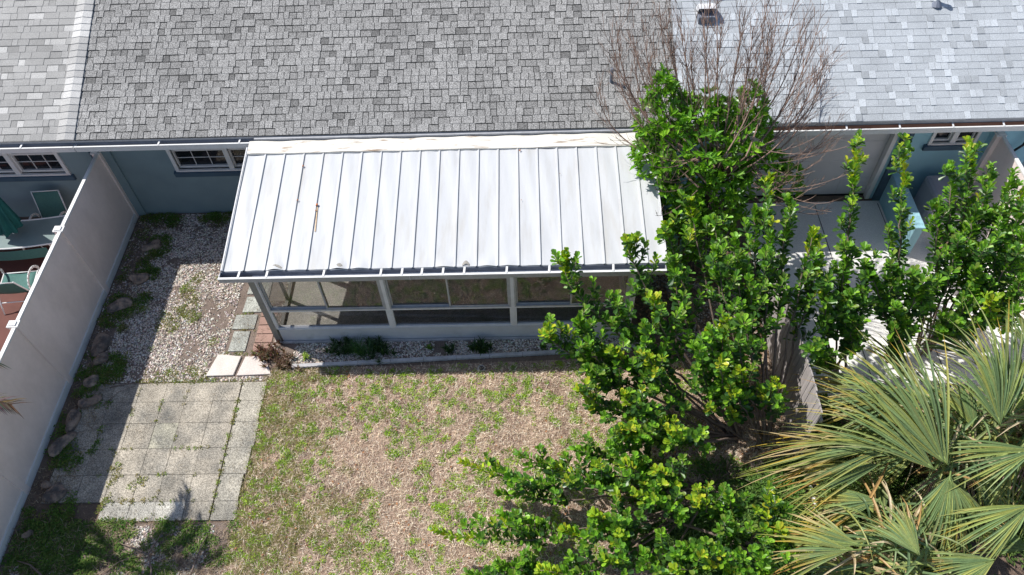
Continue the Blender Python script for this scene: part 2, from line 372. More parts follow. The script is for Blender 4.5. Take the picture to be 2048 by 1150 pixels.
def wall(parent, x0, x1, holes, m='stucco', y=WY, zt=2.31, th=.2):
    """wall with rectangular holes (x0,x1,z0,z1), holes sorted"""
    b = MB(); x = x0
    for hx0, hx1, hz0, hz1 in holes:
        b.box(x, hx0, y, y+th, -.05, zt)
        if hz0 > 0: b.box(hx0, hx1, y, y+th, -.05, hz0)
        b.box(hx0, hx1, y, y+th, hz1, zt); x = hx1
    b.box(x, x1, y, y+th, -.05, zt)
    return obj('wall', b, m, parent)
def window(parent, x0, x1, z0, z1, sashes=2, cols=3, trimw=.07, y=WY, grid=True):
    """double window in a hole; frame proud of the wall"""
    b = MB(); t = trimw
    b.box(x0-t, x0, y-.035, y+.1, z0-t, z1+t); b.box(x1, x1+t, y-.035, y+.1, z0-t, z1+t)
    b.box(x0, x1, y-.03, y+.1, z1, z1+t); b.box(x0, x1, y-.045, y+.1, z0-t*.6, z0)
    wd = (x1-x0)/sashes
    for i in range(1, sashes): b.box(x0+wd*i-.05, x0+wd*i+.05, y-.028, y+.1, z0, z1)
    wn = obj('window', b, 'vinylw', parent)
    for i in range(sashes):
        a0 = x0+wd*i+(.05 if i else 0); a1 = x0+wd*(i+1)-(.05 if i < sashes-1 else 0)
        p = MB(); p.box(a0+.03, a1-.03, y+.075, y+.085, z0+.05, z1-.03); obj('pane', p, 'dglass', wn)
        s = MB(); s.box(a0, a0+.03, y+.03, y+.09, z0, z1); s.box(a1-.03, a1, y+.03, y+.09, z0, z1)
        s.box(a0+.03, a1-.03, y+.031, y+.09, z0, z0+.05); s.box(a0+.03, a1-.03, y+.031, y+.09, z1-.03, z1)
        zm = (z0+z1)/2; s.box(a0+.03, a1-.03, y+.033, y+.089, zm-.02, zm+.02)
        if grid:
            for kk in range(1, cols):
                xx = a0+.03+(a1-a0-.06)*kk/cols; s.box(xx-.006, xx+.006, y+.06, y+.074, z0+.05, z1-.03)
            for zz in ((z0+.05+zm-.02)/2, (zm+.02+z1-.03)/2): s.box(a0+.03, a1-.03, y+.0615, y+.0735, zz-.006, zz+.006)
        obj('sash', s, 'vinylw', wn)
    s = MB(); s.hexa([(x0-.12, y-.055, z0-t*.6-.13), (x1+.12, y-.055, z0-t*.6-.13), (x1+.12, y, z0-t*.6-.13), (x0-.12, y, z0-t*.6-.13),
                      (x0-.12, y-.075, z0-t*.6-.01), (x1+.12, y-.075, z0-t*.6-.01), (x1+.12, y, z0-t*.6), (x0-.12, y, z0-t*.6)])
    obj('sill', s, 'stucco_dark', wn)
    return wn
# --- left neighbour
H1 = thing('house', (-9, WY, 0), 'left neighbouring house with pale warm grey shingles above the patio furniture', 'house', 'attached houses')
wall(H1, -14, -3.63, [(-6.5, -4.55, 1.25, 2.2)]); window(H1, -6.5, -4.55, 1.25, 2.2)
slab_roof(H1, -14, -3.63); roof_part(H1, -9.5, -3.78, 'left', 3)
b = MB(); r3 = random.Random(4)
cs = 1/math.hypot(1, SL); sn = SL*cs
for k in range(52):        # raised cap shingles along the party line
    s0 = k*.143-.005; s1 = s0+.17; t = r3.uniform(.38, .60)
    def pt(x, s, h): return (x, EY+s*cs-h*sn, EZ+s*sn+h*cs)
    xa, xm, xb = -3.93, -3.76, -3.60
    for (a, c, ha, hc) in ((xa, xm, .018, .055), (xm, xb, .055, .03)):
        b.hexa([pt(a, s0, 0), pt(c, s0, 0), pt(c, s1, -.005), pt(a, s1, -.005), pt(a, s0, ha+.012), pt(c, s0, hc+.012), pt(c, s1, hc), pt(a, s1, ha)], (t, t*.985, t*.97))
obj('ridge_cap', b, 'shingle', H1)
house_gutter(H1, -13.9, -3.64, straps=(-7.3, -5.6, -4.62))
b = MB(); icorock(b, (-4.03, 3.2, 2.12), .08, .08, .06, 0, 5); obj('porch_lamp', b, 'lampglass', H1, True)
b = MB(); b.box(-3.86, -3.84, WY-.02, WY, .3, 2.1); obj('conduit', b, 'stucco_dark', H1)
# --- middle house
H2 = thing('house', (2, WY, 0), 'middle house with dark weathered grey shingles behind the white roofed porch', 'house', 'attached houses')
wall(H2, -3.62, 7.5, [(-2.25, -.1, 1.27, 2.2), (1.2, 3.4, .05, 2.05)]); window(H2, -2.25, -.1, 1.27, 2.2)
b = MB(); b.box(1.2, 3.4, WY+.1, WY+.12, .05, 2.05); obj('patio_door', b, 'dglass', H2)
b = MB(); b.box(-3.62, -3.42, WY-.05, WY, -.05, 2.3); obj('wall_pilaster', b, 'stucco', H2)
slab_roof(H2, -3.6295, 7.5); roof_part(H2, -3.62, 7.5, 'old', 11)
house_gutter(H2, -3.62, -.28, straps=(-2.05, -.55)); 
b = MB(); b.box(-.27, 7.5, EY-.055, EY-.01, 2.40, 2.50); obj('gutter', b, 'grayalu', H2)
b = MB(); b.tube([(6.30, 3.69, 2.88), (6.30, 3.69, 3.18)], .03, .03, 8); obj('vent_pipe', b, 'gutterin', H2)
# --- right house
H3 = thing('house', (12, WY, 0), 'right neighbouring house with bright bluish white shingles and a white garage door', 'house', 'attached houses')
wall(H3, 7.51, 20, [(8.4, 11.86, -.02, 2.08), (12.56, 13.35, 1.52, 2.1), (14.6, 15.6, .0, 2.05)], 'stucco_pale')
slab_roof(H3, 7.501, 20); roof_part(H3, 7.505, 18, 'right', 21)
house_gutter(H3, 7.52, 19.9, zt=2.42, inner='terra', straps=(8.6, 9.55, 10.5, 11.45, 12.4, 13.3, 14.2, 15.1))
g = MB(); g.box(8.4, 11.86, WY+.12, WY+.15, 0, 2.08)
gd = obj('garage_door', g, 'garage', H3)
for r_ in range(4):
    for c_ in range(5):
        x0 = 8.46+c_*.68; z0 = .06+r_*.51
        g = MB(); g.box(x0, x0+.6, WY+.112, WY+.121, z0, z0+.41); obj('door_panel', g, 'garage', gd, bevel=.006)
g = MB(); g.box(8.4, 11.86, WY+.10, WY+.119, -.004, .03); obj('door_seal', g, 'black', gd)
g = MB(); g.box(8.33, 8.4, WY-.02, WY+.12, 0, 2.08); g.box(11.78, 11.86, WY-.02, WY+.11, .0, 2.08); g.box(8.33, 11.86, WY-.022, WY+.1, 2.0, 2.09); obj('door_trim', g, 'vinylw', H3)
window(H3, 12.56, 13.35, 1.52, 2.1, 2, 1, .06, grid=False)
b = MB(); b.box(11.93, 12.12, WY-.07, WY, -.05, 2.3); obj('wall_pilaster', b, 'stucco_dark', H3)
b = MB(); b.box(12.12, 12.3, WY-.075, WY, -.05, 2.3); obj('wall_pilaster', b, 'stucco_pale', H3); b = MB(); b.box(13.6, 13.74, WY-.12, WY, -.05, 2.3); obj('wall_pilaster', b, 'stucco_pale', H3)
b = MB(); b.tube([(14.3, 3.25, 2.2), (14.3, 3.25, 1.5), (14.15, 3.25, 1.3), (14.15, 3.25, .2)], .025, .025, 8); obj('downpipe', b, 'black', H3)
b = MB(); b.box(14.6, 15.6, WY+.05, WY+.09, 0, 2.05); obj('door', b, 'stucco', H3)
b = MB(); b.box(11.9, 12.02, WY-.19, WY-.07, 1.72, 1.82); b.box(11.93, 11.99, WY-.16, WY-.1, 1.62, 1.72); obj('wall_lamp', b, 'fiber', H3, bevel=.01)
# roof hooded vent
vz = EZ+SL*(4.93-EY)
V = thing('roof_vent', (8.13, 4.93, vz), 'pale hooded metal roof vent behind the bare branches', 'roof vent')
b = MB()
def hood(u, v):
    a = math.pi*(.05+.62*v); x = 8.13-.16+.32*u
    return (x, 4.93+.20-.17*math.cos(math.pi-a)-.2, vz+.06+.17*math.sin(a))
b.grid(hood, 4, 8)
b.add([hood(0, 0), hood(0, .5), hood(0, 1), (7.97, 4.93, vz)], [(0, 1, 2, 3)]); b.add([hood(1, 0), hood(1, .5), hood(1, 1), (8.29, 4.93, vz)], [(3, 2, 1, 0)])
ob = obj('hood', b, 'alu', V, True)
b = MB(); b.box(7.98, 8.28, 4.76, 5.1, vz-.1, vz+.08); obj('vent_opening', b, 'gutterin', V)
V = thing('vent_stack', (12.45, 5.06, EZ+SL*(5.06-EY)), 'small grey vent pipe at the top edge of the bright roof', 'vent pipe')
b = MB(); zz = EZ+SL*(5.06-EY); b.tube([(12.45, 5.06, zz-.05), (12.45, 5.06, zz+.28)], .045, .045, 10); obj('pipe', b, 'alu', V)
b = MB(); b.tube([(12.45, 5.06, zz+.281), (12.45, 5.06, zz+.30)], .055, .055, 10); obj('rim', b, 'gutterin', V); b = MB(); b.tube([(12.45, 5.02, zz-.04), (12.45, 5.05, zz+.05)], .11, .06, 10); obj('collar', b, 'gutterin', V)

# ================================================================ PORCH
PO = thing('porch', (3.27, 1.7, 0), 'enclosed porch with a white ribbed metal roof and sliding glass windows', 'porch')
W0, W1 = 0.0, 6.53
b = MB(); b.box(W0-.02, W1+.02, -.02, WY, -.05, .012); b2 = obj('floor', b, 'floor', PO)
b = MB(); b.box(.13, W1-.06, -.005, .065, .012, .43); b.box(W1-.06, W1, .1, WY-.01, .012, .43); kw = obj('knee_wall', b, 'kneewall', PO)
b = MB(); b.box(.02, W1+.02, -.05, -.021, -.05, .045); obj('footing', b, 'edging', PO)
# posts
for px, nm, mm in ((0, 'post', 'post'), (W1-.09, 'post', 'alu')):
    b = MB(); b.box(px, px+.10, -.03, .08, -.02, 1.93); obj(nm, b, mm, PO)
b = MB(); b.box(0.0, .08, 1.75, 1.85, 0, 2.1); obj('post', b, 'post', PO)
b = MB(); b.box(0.0, .08, 3.2, 3.34, 0, 2.2); obj('post', b, 'post', PO)
b = MB(); b.box(.10, W1-.09, -.02, .07, 1.84, 1.93); obj('header', b, 'alu', PO)
# front bays
bays = [(.13, 2.21), (2.27, 4.40), (4.46, W1-.10)]
def frame(b, x0, x1, z0, z1, t, y0, y1):
    b.box(x0, x0+t, y0, y1, z0, z1); b.box(x1-t, x1, y0, y1, z0, z1)
    b.box(x0+t, x1-t, y0+.001, y1-.001, z0, z0+t); b.box(x0+t, x1-t, y0+.001, y1-.001, z1-t, z1)
for i, (x0, x1) in enumerate(bays):
    b = MB(); frame(b, x0, x1, .43, .98, .03, -.018, .05)
    lw = obj('lower_window', b, 'alu', PO)
    b = MB(); b.box(x0+.03, x1-.03, .014, .018, .46, .95); obj('pane', b, 'glass', lw)
    b = MB(); frame(b, x0, x1, .982, 1.84, .028, -.02, .06)
    uw = obj('sliding_window', b, 'grayalu', PO)
    xm = (x0+x1)/2
    for (a0, a1, yy) in ((x0+.028, xm+.02, .032), (xm-.02, x1-.028, .0)):
        b = MB(); frame(b, a0, a1, 1.01, 1.81, .03, yy-.008, yy+.014); sh = obj('sash', b, 'grayalu', uw)
        b = MB(); b.box(a0+.03, a1-.03, yy, yy+.004, 1.04, 1.78); obj('pane', b, 'glass', sh)
b = MB()
for x in (2.21, 4.40): b.box(x, x+.06, -.025, .06, .43, 1.84)
b.box(.10, .13, -.02, .06, .43, 1.84); b.box(.13, W1-.1, -.03, .055, .425, .4299)
obj('mullion', b, 'alu', PO)
# side walls
def side(xc, m1, lowglass):
    b = MB()
    b.box(xc-.03, xc+.03, .08, 1.75, .0, .07); b.box(xc-.03, xc+.03, .08, 1.75, 1.86, 1.98); b.box(xc-.03, xc+.03, 1.85, 3.2, 2.0, 2.12); b.box(xc-.03, xc+.03, 1.85, 3.2, 0, .07)
    b.box(xc-.025, xc+.025, .92, .98, .07, 1.86); b.box(xc-.025, xc+.025, 2.5, 2.56, .07, 2.0)
    b.box(xc-.024, xc+.024, .08, .92, .95, .99)
    fr = obj('side_frame', b, m1, PO)
    for y0, y1, z1 in ((.08, .92, 1.86), (.98, 1.75, 1.86), (1.85, 2.5, 2.0), (2.56, 3.2, 2.0)):
        b = MB(); b.box(xc-.003, xc+.003, y0, y1, .07, z1); obj('pane', b, 'glass', fr)
side(.04, 'post', True); 
b = MB(); xc = W1-.03
b.box(xc-.03, xc+.03, .08, 3.2, .43, .5); b.box(xc-.03, xc+.03, .08, 3.2, 1.86, 1.95)
for y in (1.1, 2.2): b.box(xc-.025, xc+.025, y, y+.06, .5, 1.86)
fr = obj('side_frame', b, 'alu', PO)
for y0, y1 in ((.08, 1.1), (1.16, 2.2), (2.26, 3.2)):
    b = MB(); b.box(xc-.003, xc+.003, y0, y1, .5, 1.86); obj('pane', b, 'glass', fr)
# gable infill above the side frames
for xc in (.04, W1-.03):
    b = MB(); b.hexa([(xc-.02, .08, 1.95), (xc+.02, .08, 1.95), (xc+.02, 3.3, 1.951), (xc-.02, 3.3, 1.951), (xc-.02, .08, 1.975), (xc+.02, .08, 1.975), (xc+.02, 3.3, 2.36), (xc-.02, 3.3, 2.36)])
    obj('gable_panel', b, 'alu', PO)
# roof pans
RX0, RX1, RS = -.38, 6.98, .3526
Y0, Z0, Y1, Z1 = .055, 2.04, 2.66, 2.395; SP = (Z1-Z0)/(Y1-Y0)
def rz(y): return Z0+(y-Y0)*SP
ribs = [-.0297+RS*k for k in range(-1, 20)]
edges = [ribs[0]]+ribs[1:]+[RX1]
r5 = random.Random(5)
dents = {}
for k in range(len(edges)-1):
    x0, x1 = edges[k], edges[k+1]
    if x1-x0 < .05: continue
    ph = r5.uniform(0, 6.28); am = r5.uniform(.003, .009); dn = r5.uniform(.3, .7); dd = r5.choice([0, 0, .01, .016, .02]) if 1 < k < 19 else 0
    if k in (2, 5): dd = .03
    b = MB()
    def pan(u, v, x0=x0, x1=x1, ph=ph, am=am, dn=dn, dd=dd):
        x = x0+(x1-x0)*u; y = Y0+(Y1-Y0)*v
        e = math.sin(math.pi*u)
        z = rz(y)+am*math.sin(3.1*v*2+ph+2*u)*e+.003*math.sin(9*v+ph*2+5*u)*e
        z += dd*e*e*math.exp(-((v)/.045)**2)-.006*e*math.exp(-((v-.12)/.07)**2)
        return (x, y, z)
    b.grid(pan, 10, 40)
    # hem
    b.box(x0+.004, x1-.004, Y0-.002, Y0+.004, rz(Y0)-.03, rz(Y0)-.002)
    p = obj('roof_pan', b, 'roofwhite', PO, True)
    b = MB()
    for (wd, hh, o) in ((.046, .010, 0), (.016, .022, .006)):
        b.hexa([(x0-wd/2+o, Y0-.008, rz(Y0)-.005), (x0+wd/2+o, Y0-.008, rz(Y0)-.005), (x0+wd/2+o, Y1, rz(Y1)-.005), (x0-wd/2+o, Y1, rz(Y1)-.005),
                (x0-wd/2+o, Y0-.008, rz(Y0)+hh), (x0+wd/2+o, Y0-.008, rz(Y0)+hh), (x0+wd/2+o, Y1, rz(Y1)+hh), (x0-wd/2+o, Y1, rz(Y1)+hh)])
    obj('rib', b, 'roofwhite', p)
b = MB(); b.box(RX0, RX1, Y0+.03, Y1, Z0-.06, Z0-.045); 
b = MB(); b.hexa([(RX0, Y0+.02, Z0-.055), (RX1, Y0+.02, Z0-.055), (RX1, Y1, Z1-.055), (RX0, Y1, Z1-.055), (RX0, Y0+.02, Z0-.03), (RX1, Y0+.02, Z0-.03), (RX1, Y1, Z1-.03), (RX0, Y1, Z1-.03)])
b.bar((RX0-.012, Y0, Z0-.02), (RX0-.012, Y1, Z1-.02), .02, .10); b.bar((RX1+.012, Y0, Z0-.03), (RX1+.012, Y1, Z1-.03), .02, .10)
obj('roof_deck', b, 'alu', PO)
# flashing at the top
b = MB()
def fl(u, v):
    x = RX0+.02+(RX1-RX0-.04)*u; y = 2.50+.27*v
    return (x, y, rz(2.52)+.032+.05*v+.006*math.sin(u*60)*(.3+v)+.004*math.sin(u*23+2))
b.grid(fl, 90, 3)
b.box(RX0+.02, RX1-.02, 2.495, 2.501, rz(2.5)+.002, rz(2.5)+.03)
obj('flashing', b, 'rustwhite', PO)
# rust spots and grime crescents
for (x, y, s) in ((.70, 2.2, .014), (.70, 1.45, .012), (1.055, 1.34, .020), (4.60, 2.44, .014), (1.05, 1.22, .010), (2.4, .5, .007), (4.61, 1.35, .007), (5.3, 1.9, .006)):
    b = MB(); icorock(b, (x, y, rz(y)+.03), s, s*1.2, s*.5, 0, int(x*100)); obj('rust_spot', b, 'rust', PO, True)
b = MB(); b.bar((1.062, 1.32, rz(1.32)+.009), (1.085, .80, rz(.80)+.009), .018, .006); obj('rust_streak', b, mat('rust run', (.62, .45, .28), .8, .2, 20), PO)
for (x, wd) in ((.51, .11), (1.57, .07), (3.68, .06)):
    b = MB()
    b.grid(lambda u, v: (x-wd+2*wd*u, .06+.035*v+.055*math.sin(math.pi*u)*(v*.6+.4)+.004*math.sin(40*u), rz(.06)+.006+.024*math.sin(math.pi*u)+.010*v), 16, 1)
    obj('grime', b, 'grime', PO)
# porch gutter
GX0, GX1, GY, GZ = -.435, 6.975, -.08, 2.0
b = MB(); b.box(GX0, GX1, GY, GY+.012, GZ-.105, GZ); b.box(GX0, GX0+.012, GY+.012, .045, GZ-.105, GZ); b.box(GX1-.012, GX1, GY+.012, .045, GZ-.105, GZ)
pg = obj('gutter', b, 'grayalu', PO)
b = MB(); b.box(GX0, GX1, GY-.018, GY+.022, GZ+.0005, GZ+.014); b.box(2.748, 2.756, GY-.022, GY-.0185, GZ-.1, GZ+.015); obj('gutter_lip', b, 'white', pg)
b = MB(); b.box(GX0+.012, GX1-.012, GY+.012, .04, GZ-.105, GZ-.09); b.box(GX0+.012, GX1-.012, .041, .049, GZ-.105, GZ+.02); obj('gutter_trough', b, 'gutterin', pg)
for x in (.02+k*0 for k in ()): pass
for s in (-.1, .37, 1.32, 2.27, 2.62, 2.95, 3.3, 3.65, 4.35, 5.05, 6.1):
    b = MB(); b.bar((s, GY, GZ+.019), (s+.01, .06, GZ+.03), .035, .008); obj('gutter_strap', b, 'white', pg)
n = 900; P = np.stack([rng.uniform(GX0+.1, GX1-.1, n), rng.uniform(GY+.02, .03, n), np.full(n, GZ-.082)], 1)
P = P[fbm(P[:, 0], P[:, 1], 1.6, 3) > .45]
tag(chip_obj('gutter_debris', P, .011, rng.uniform(.15, .5, (len(P), 1))*np.array([[1, .85, .7]])), 'dry leaf crumbs lying in the porch gutter', 'debris', kind='stuff')

# ================================================================ FENCES
def vinyl_fence(name, x, ys, ztop, label, side=1, m='vinyl'):
    """ys: post positions from the wall outwards"""
    t = thing(name, (x, (ys[0]+ys[-1])/2, 0), label, 'fence')
    for i in range(len(ys)-1):
        a, c = ys[i], ys[i+1]
        b = MB(); b.box(x-.02, x+.02, c+.06, a-.06, .14, ztop-.04)
        obj('panel', b, m, t)
        b = MB(); b.box(x-.032, x+.032, c+.06, a-.06, ztop-.039, ztop); obj('top_rail', b, 'vinylw', t, bevel=.004)
        b = MB(); b.box(x-.034, x+.045, c+.06, a-.06, -.02, .139); obj('bottom_rail', b, 'vinylw', t, bevel=.004)
    for y in ys:
        b = MB(); b.box(x-.11, x+.052, y-.06, y+.06, -.02, ztop-.02); po = obj('post', b, m, t, bevel=.004)
        b = MB(); b.box(x-.125, x+.06, y-.07, y+.07, ztop-.02, ztop+.012); b.box(x-.1, x+.02, y-.045, y+.045, ztop+.012, ztop+.03); obj('post_cap', b, 'vinylw', po, bevel=.004)
    return t
vinyl_fence('vinyl_fence', -3.64, [3.29, 1.267, -.806, -2.88, -4.95, -7.02], 1.84, 'tall plain vinyl privacy fence between the gravel yard and the patio furniture')
vinyl_fence('vinyl_fence', 13.72, [3.2, 1.2, -.8, -2.9], 1.84, 'vinyl privacy fence behind the tall shrubs beyond the garage')
t = thing('wooden_fence', (9.06, -2.6, 0), 'weathered grey board fence glimpsed through the shrubs beside the driveway', 'fence')
r6 = random.Random(6)
for k in range(25):
    y = .55-k*.125; h = 1.58+r6.uniform(-.03, .02); o = r6.uniform(-.006, .006)
    b = MB(); b.box(9.02+o, 9.04+o, y-.058, y+.058, .03, h); obj('board', b, 'woodfence', t)
for z in (.4, 1.3):
    b = MB(); b.box(9.048, 9.09, -2.52, .62, z, z+.08); obj('rail', b, 'woodfence', t)
for y in (.6, -.95): 
    b = MB(); b.box(9.092, 9.18, y-.045, y+.045, 0, 1.45); obj('post', b, 'woodfence', t)

# ---- things on the right side
b = MB()
t = thing('low_wall', (12.12, 2.5, 0), 'low pale aqua wing wall by the driveway next to the grey appliance', 'wall')
b.box(12.06, 12.22, 1.8, 3.27, 0, .76); obj('body', b, 'stucco_pale', t); b = MB(); b.box(12.04, 12.24, 1.78, 3.27, .761, .80); obj('coping', b, 'stucco_pale', t, bevel=.01)
t = thing('low_wall', (7.68, 1.6, 0), 'low blue wing wall in shade right of the white porch roof', 'wall')
b = MB(); b.box(7.45, 7.85, 1.7, 3.33, 0, .78); obj('body', b, 'stucco_pale', t); b = MB(); b.box(7.43, 7.87, 1.68, 3.33, .781, .82); obj('coping', b, 'stucco_pale', t, bevel=.01)
t = thing('storage_bin', (12.95, 2.85, 0), 'grey rounded plastic outdoor bin in the shade between low wall and window', 'storage bin')
b = MB(); b.box(12.6, 13.3, 2.45, 3.1, 0, .92); obj('body', b, 'bin', t, bevel=.08)
b = MB(); b.box(12.86, 13.2, 2.435, 2.45, .52, .78); obj('door_recess', b, 'black', t)
b = MB(); b.box(12.74, 13.28, 2.38, 2.45, .06, .34); dr = obj('drawer', b, 'white', t, bevel=.02)
b = MB(); b.tube([(12.9, 2.36, .2), (12.9, 2.38, .2)], .025, .025, 10); obj('knob', b, 'alu', dr)
b = MB(); b.box(12.66, 12.72, 2.42, 2.45, .28, .5); obj('handle', b, 'alu', t)
t = thing('flower_pot', (12.98, 1.85, 0), 'wide terracotta bowl pot half hidden by shrub leaves', 'flower pot')
b = MB(); rr = [(.0, .0), (.16, 0), (.22, .06), (.27, .2), (.3, .21), (.3, .24), (.26, .24), (.24, .18)]
def lathe(b, c, prof, k=20):
    b.grid(lambda u, v: (c[0]+prof[min(len(prof)-1, round(v*(len(prof)-1)))][0]*math.cos(2*math.pi*u), c[1]+prof[min(len(prof)-1, round(v*(len(prof)-1)))][0]*math.sin(2*math.pi*u), c[2]+prof[min(len(prof)-1, round(v*(len(prof)-1)))][1]), k, len(prof)-1)
lathe(b, (12.98, 1.85, 0), rr); obj('bowl', b, 'terra', t, True)
b = MB(); lathe(b, (12.98, 1.85, 0), [(0, .19), (.12, .2), (.245, .185)]); obj('soil', b, 'litter', t)
t = thing('plastic_table', (12.75, 1.1, 0), 'low white moulded plastic table among the shrubs on the driveway', 'table')
b = MB(); lathe(b, (12.75, 1.1, 0), [(0, .42), (.28, .42), (.3, .4), (.29, .37)], 24); obj('table_top', b, 'white', t, True)
for a in range(3):
    aa = a*2.09+.4; b = MB(); b.tube([(12.75+.22*math.cos(aa), 1.1+.22*math.sin(aa), .38), (12.75+.3*math.cos(aa), 1.1+.3*math.sin(aa), 0)], .03, .022, 8); obj('leg', b, 'white', t)

# ================================================================ neighbour furniture
def sling_chair(name, loc, rz_, label, back=.95, wsl=.52):
    t = thing(name, loc, label, 'chair', 'green sling patio chairs'); 
    c, s = math.cos(rz_), math.sin(rz_)
    def W(x, y, z): return (loc[0]+x*c-y*s, loc[1]+x*s+y*c, loc[2]+z)
    h = wsl/2
    def sl(u, v):   # seat + back curve; chair faces -y local
        x = -h+wsl*u; sag = -.03*math.sin(math.pi*u)
        if v < .5: k = v/.5; y, z = -.26+.46*k, .43-.04*k
        else: k = (v-.5)/.5; y, z = .20+.2*k, .39+(back-.39)*k
        return W(x, y-sag*(v > .5), z+sag*(v <= .5))
    b = MB(); b.grid(sl, 6, 12); o = obj('sling', b, 'sling', t, True)
    sf = o.modifiers.new('thick', 'SOLIDIFY'); sf.thickness = .006
    for sx in (-1, 1):
        x = sx*(h+.012)
        b = MB(); b.tube([W(x, -.28, .43), W(x, .0, .40), W(x, .2, .38), W(x, .26, .5), W(x, .41, back+.01)], .014, .014, 7); b.tube([W(x, -.27, .42), W(x, -.33, .2), W(x, -.3, .0)], .014, .014, 7)
        b.tube([W(x, .2, .38), W(x, .32, .2), W(x, .42, 0)], .014, .014, 7); obj('side_rail', b, 'white', t, True)
        xa = sx*(h+.04)
        b = MB(); n = 10; pts = [W(xa, -.28+.0*k, .42) for k in range(1)]+[W(xa, -.05-.26*math.cos(math.pi*k/n), .45+.22*math.sin(math.pi*k/n)) for k in range(n+1)]
        for q in range(len(pts)-1): b.bar(pts[q], pts[q+1], .045, .016, up=(c, s, 0))
        obj('armrest', b, 'white', t, True)
    b = MB(); b.tube([W(-h, .41, back), W(h, .41, back)], .012, .012, 7); b.tube([W(-h, -.27, .42), W(h, -.27, .42)], .012, .012, 7); b.tube([W(-h, .3, .22), W(h, .3, .22)], .011, .011, 7); obj('cross_bar', b, 'white', t, True)
    return t
sling_chair('patio_chair', (-5.05, 2.72, 0), .06, 'green sling chair against the blue wall behind the glass table', .96)
sling_chair('patio_chair', (-5.17, 1.18, 0), math.pi+.08, 'green sling chair on the near side of the glass table with white loop arms', .92, .62)
t = thing('patio_table', (-5.5, 2.15, 0), 'large glass topped patio table with a bowed white rim behind the fence', 'table')
def tt(u, v, s=1.0):
    x = -6.7+2.1*u; yb = 1.92-.10*math.sin(math.pi*u)*1.2; yt = 2.66-.12*math.sin(math.pi*u)
    return (x, yb+(yt-yb)*v, .72)
b = MB(); b.grid(tt, 16, 4); o = obj('glass_top', b, 'tglass', t)
b = MB(); rim = [tt(i/16, 0) for i in range(17)]+[tt(1, 1)]+[tt(1-i/16, 1) for i in range(17)]+[tt(0, 0)]
b.tube(rim, .016, .016, 6); obj('rim', b, 'white', t)
b = MB()
for x in (-5.35, -4.98): b.tube([(x-.12, 1.86, .70), (x+.14, 2.6, .70)], .012, .012, 6)
obj('cross_bar', b, 'white', t)
b = MB(); b.grid(lambda u, v: (-6.6+1.9*u, 1.84-.1*math.sin(math.pi*u)-.02*v, .70-.24*v), 10, 2); obj('skirt', b, 'sling', t)
for (x, y) in ((-6.5, 2.0), (-4.75, 2.0), (-6.5, 2.55), (-4.75, 2.55)):
    b = MB(); b.tube([(x, y, .7), (x+.03, y, 0)], .018, .018, 7); obj('leg', b, 'white', t)
t = thing('patio_umbrella', (-5.6, 2.25, 0), 'closed dark green patio umbrella standing through the glass table', 'umbrella')
b = MB(); b.tube([(-5.6, 2.25, 0), (-5.45, 2.2, .9), (-5.2, 2.12, 2.25)], .02, .02, 8); obj('pole', b, 'white', t)
b = MB()
def um(u, v):
    a = 2*math.pi*u; r = (.03+.19*v)*(1+.22*math.sin(8*a)); k = 2.25-1.35*v
    cx = -5.2-.26*v; cy = 2.12+.08*v
    return (cx+r*math.cos(a), cy+r*math.sin(a), k)
b.grid(um, 48, 8); obj('canopy', b, 'umb', t, True)

# ================================================================ rocks, edging, small items
rk = [(-3.02, 2.4, .17, .11, .3), (-3.06, 1.55, .17, .13, .5), (-3.22, .9, .2, .15, .4), (-3.30, -.02, .22, .16, 1.2), (-3.22, -.82, .13, .1, .2), (-3.2, -.35, .14, .10, .3), (-3.13, -1.25, .17, .11, .3), (-3.28, -1.62, .2, .12, 1.4), (-3.33, -2.05, .22, .12, 1.1), (-3.13, -2.95, .19, .13, .9), (-3.3, -2.8, .08, .05, .3), (-3.3, -3.62, .08, .04, .9)]
rl = ['small grey rock nearest the house along the fence foot', 'flat rock second from the house along the fence foot', 'tan rock third from the house along the fence foot', 'long tan rock between the fence posts beside the gravel', 'brown rock beside the corner of the paved patio', 'reddish flat rock next to the gravel end', 'brown chunky rock at the top of the patio', 'dark long rock leaning by the fence post', 'dark broken slab rock beside the shaded pavers', 'large pale brown rock near the lower fence post', 'small thin rock touching the large pale brown rock', 'small pale stone lying among weeds at the bottom left']
for (x, y, sx, sy, a), l in zip(rk, rl):
    b = MB(); icorock(b, (x, y, .03), sx*1.05, sy*1.05, .085, a, int(x*77+y*91), n=11); tag(obj('rock', b, 'rock', smooth=False), l, 'rock', 'rocks along the fence')
# scalloped edging, pieces of ~0.6 m
for k in range(11):
    x = .38+k*.6; f = lambda q: -.565+(q-.52)*.0435
    b = MB(); n = 24; top = []
    for i in range(n+1):
        xx = x+.594*i/n; sc = .5+.5*abs(math.sin(math.pi*(i/n)*8)); top.append((xx, f(xx), sc))
    v = []; 
    for xx, yy, sc in top: v += [(xx, yy-.022-.012*sc, 0), (xx, yy-.022-.012*sc, .055), (xx, yy+.03, .065), (xx, yy+.03, 0)]
    ff = []
    for i in range(n):
        for j in range(4): ff.append((i*4+j, i*4+(j+1) % 4, (i+1)*4+(j+1) % 4, (i+1)*4+j))
    ff += [(0, 3, 2, 1), (n*4, n*4+1, n*4+2, n*4+3)]
    b.add(v, ff); 
    pl = ['first sunlit', 'second', 'third', 'fourth', 'fifth', 'sixth', 'seventh', 'eighth', 'ninth', 'tenth', 'eleventh'][k]
    tag(obj('garden_edging', b, 'edging'), f'{pl} scalloped concrete edging piece counted from the dark red plant', 'garden edging', 'edging along the gravel bed')
t = thing('drain_cap', (3.83, -.66, 0), 'round green grey drain cap set in the shaded grass strip', 'drain cap')
b = MB(); b.tube([(3.83, -.66, -.01), (3.83, -.66, .012)], .075, .07, 20); obj('cap', b, 'edging', t)
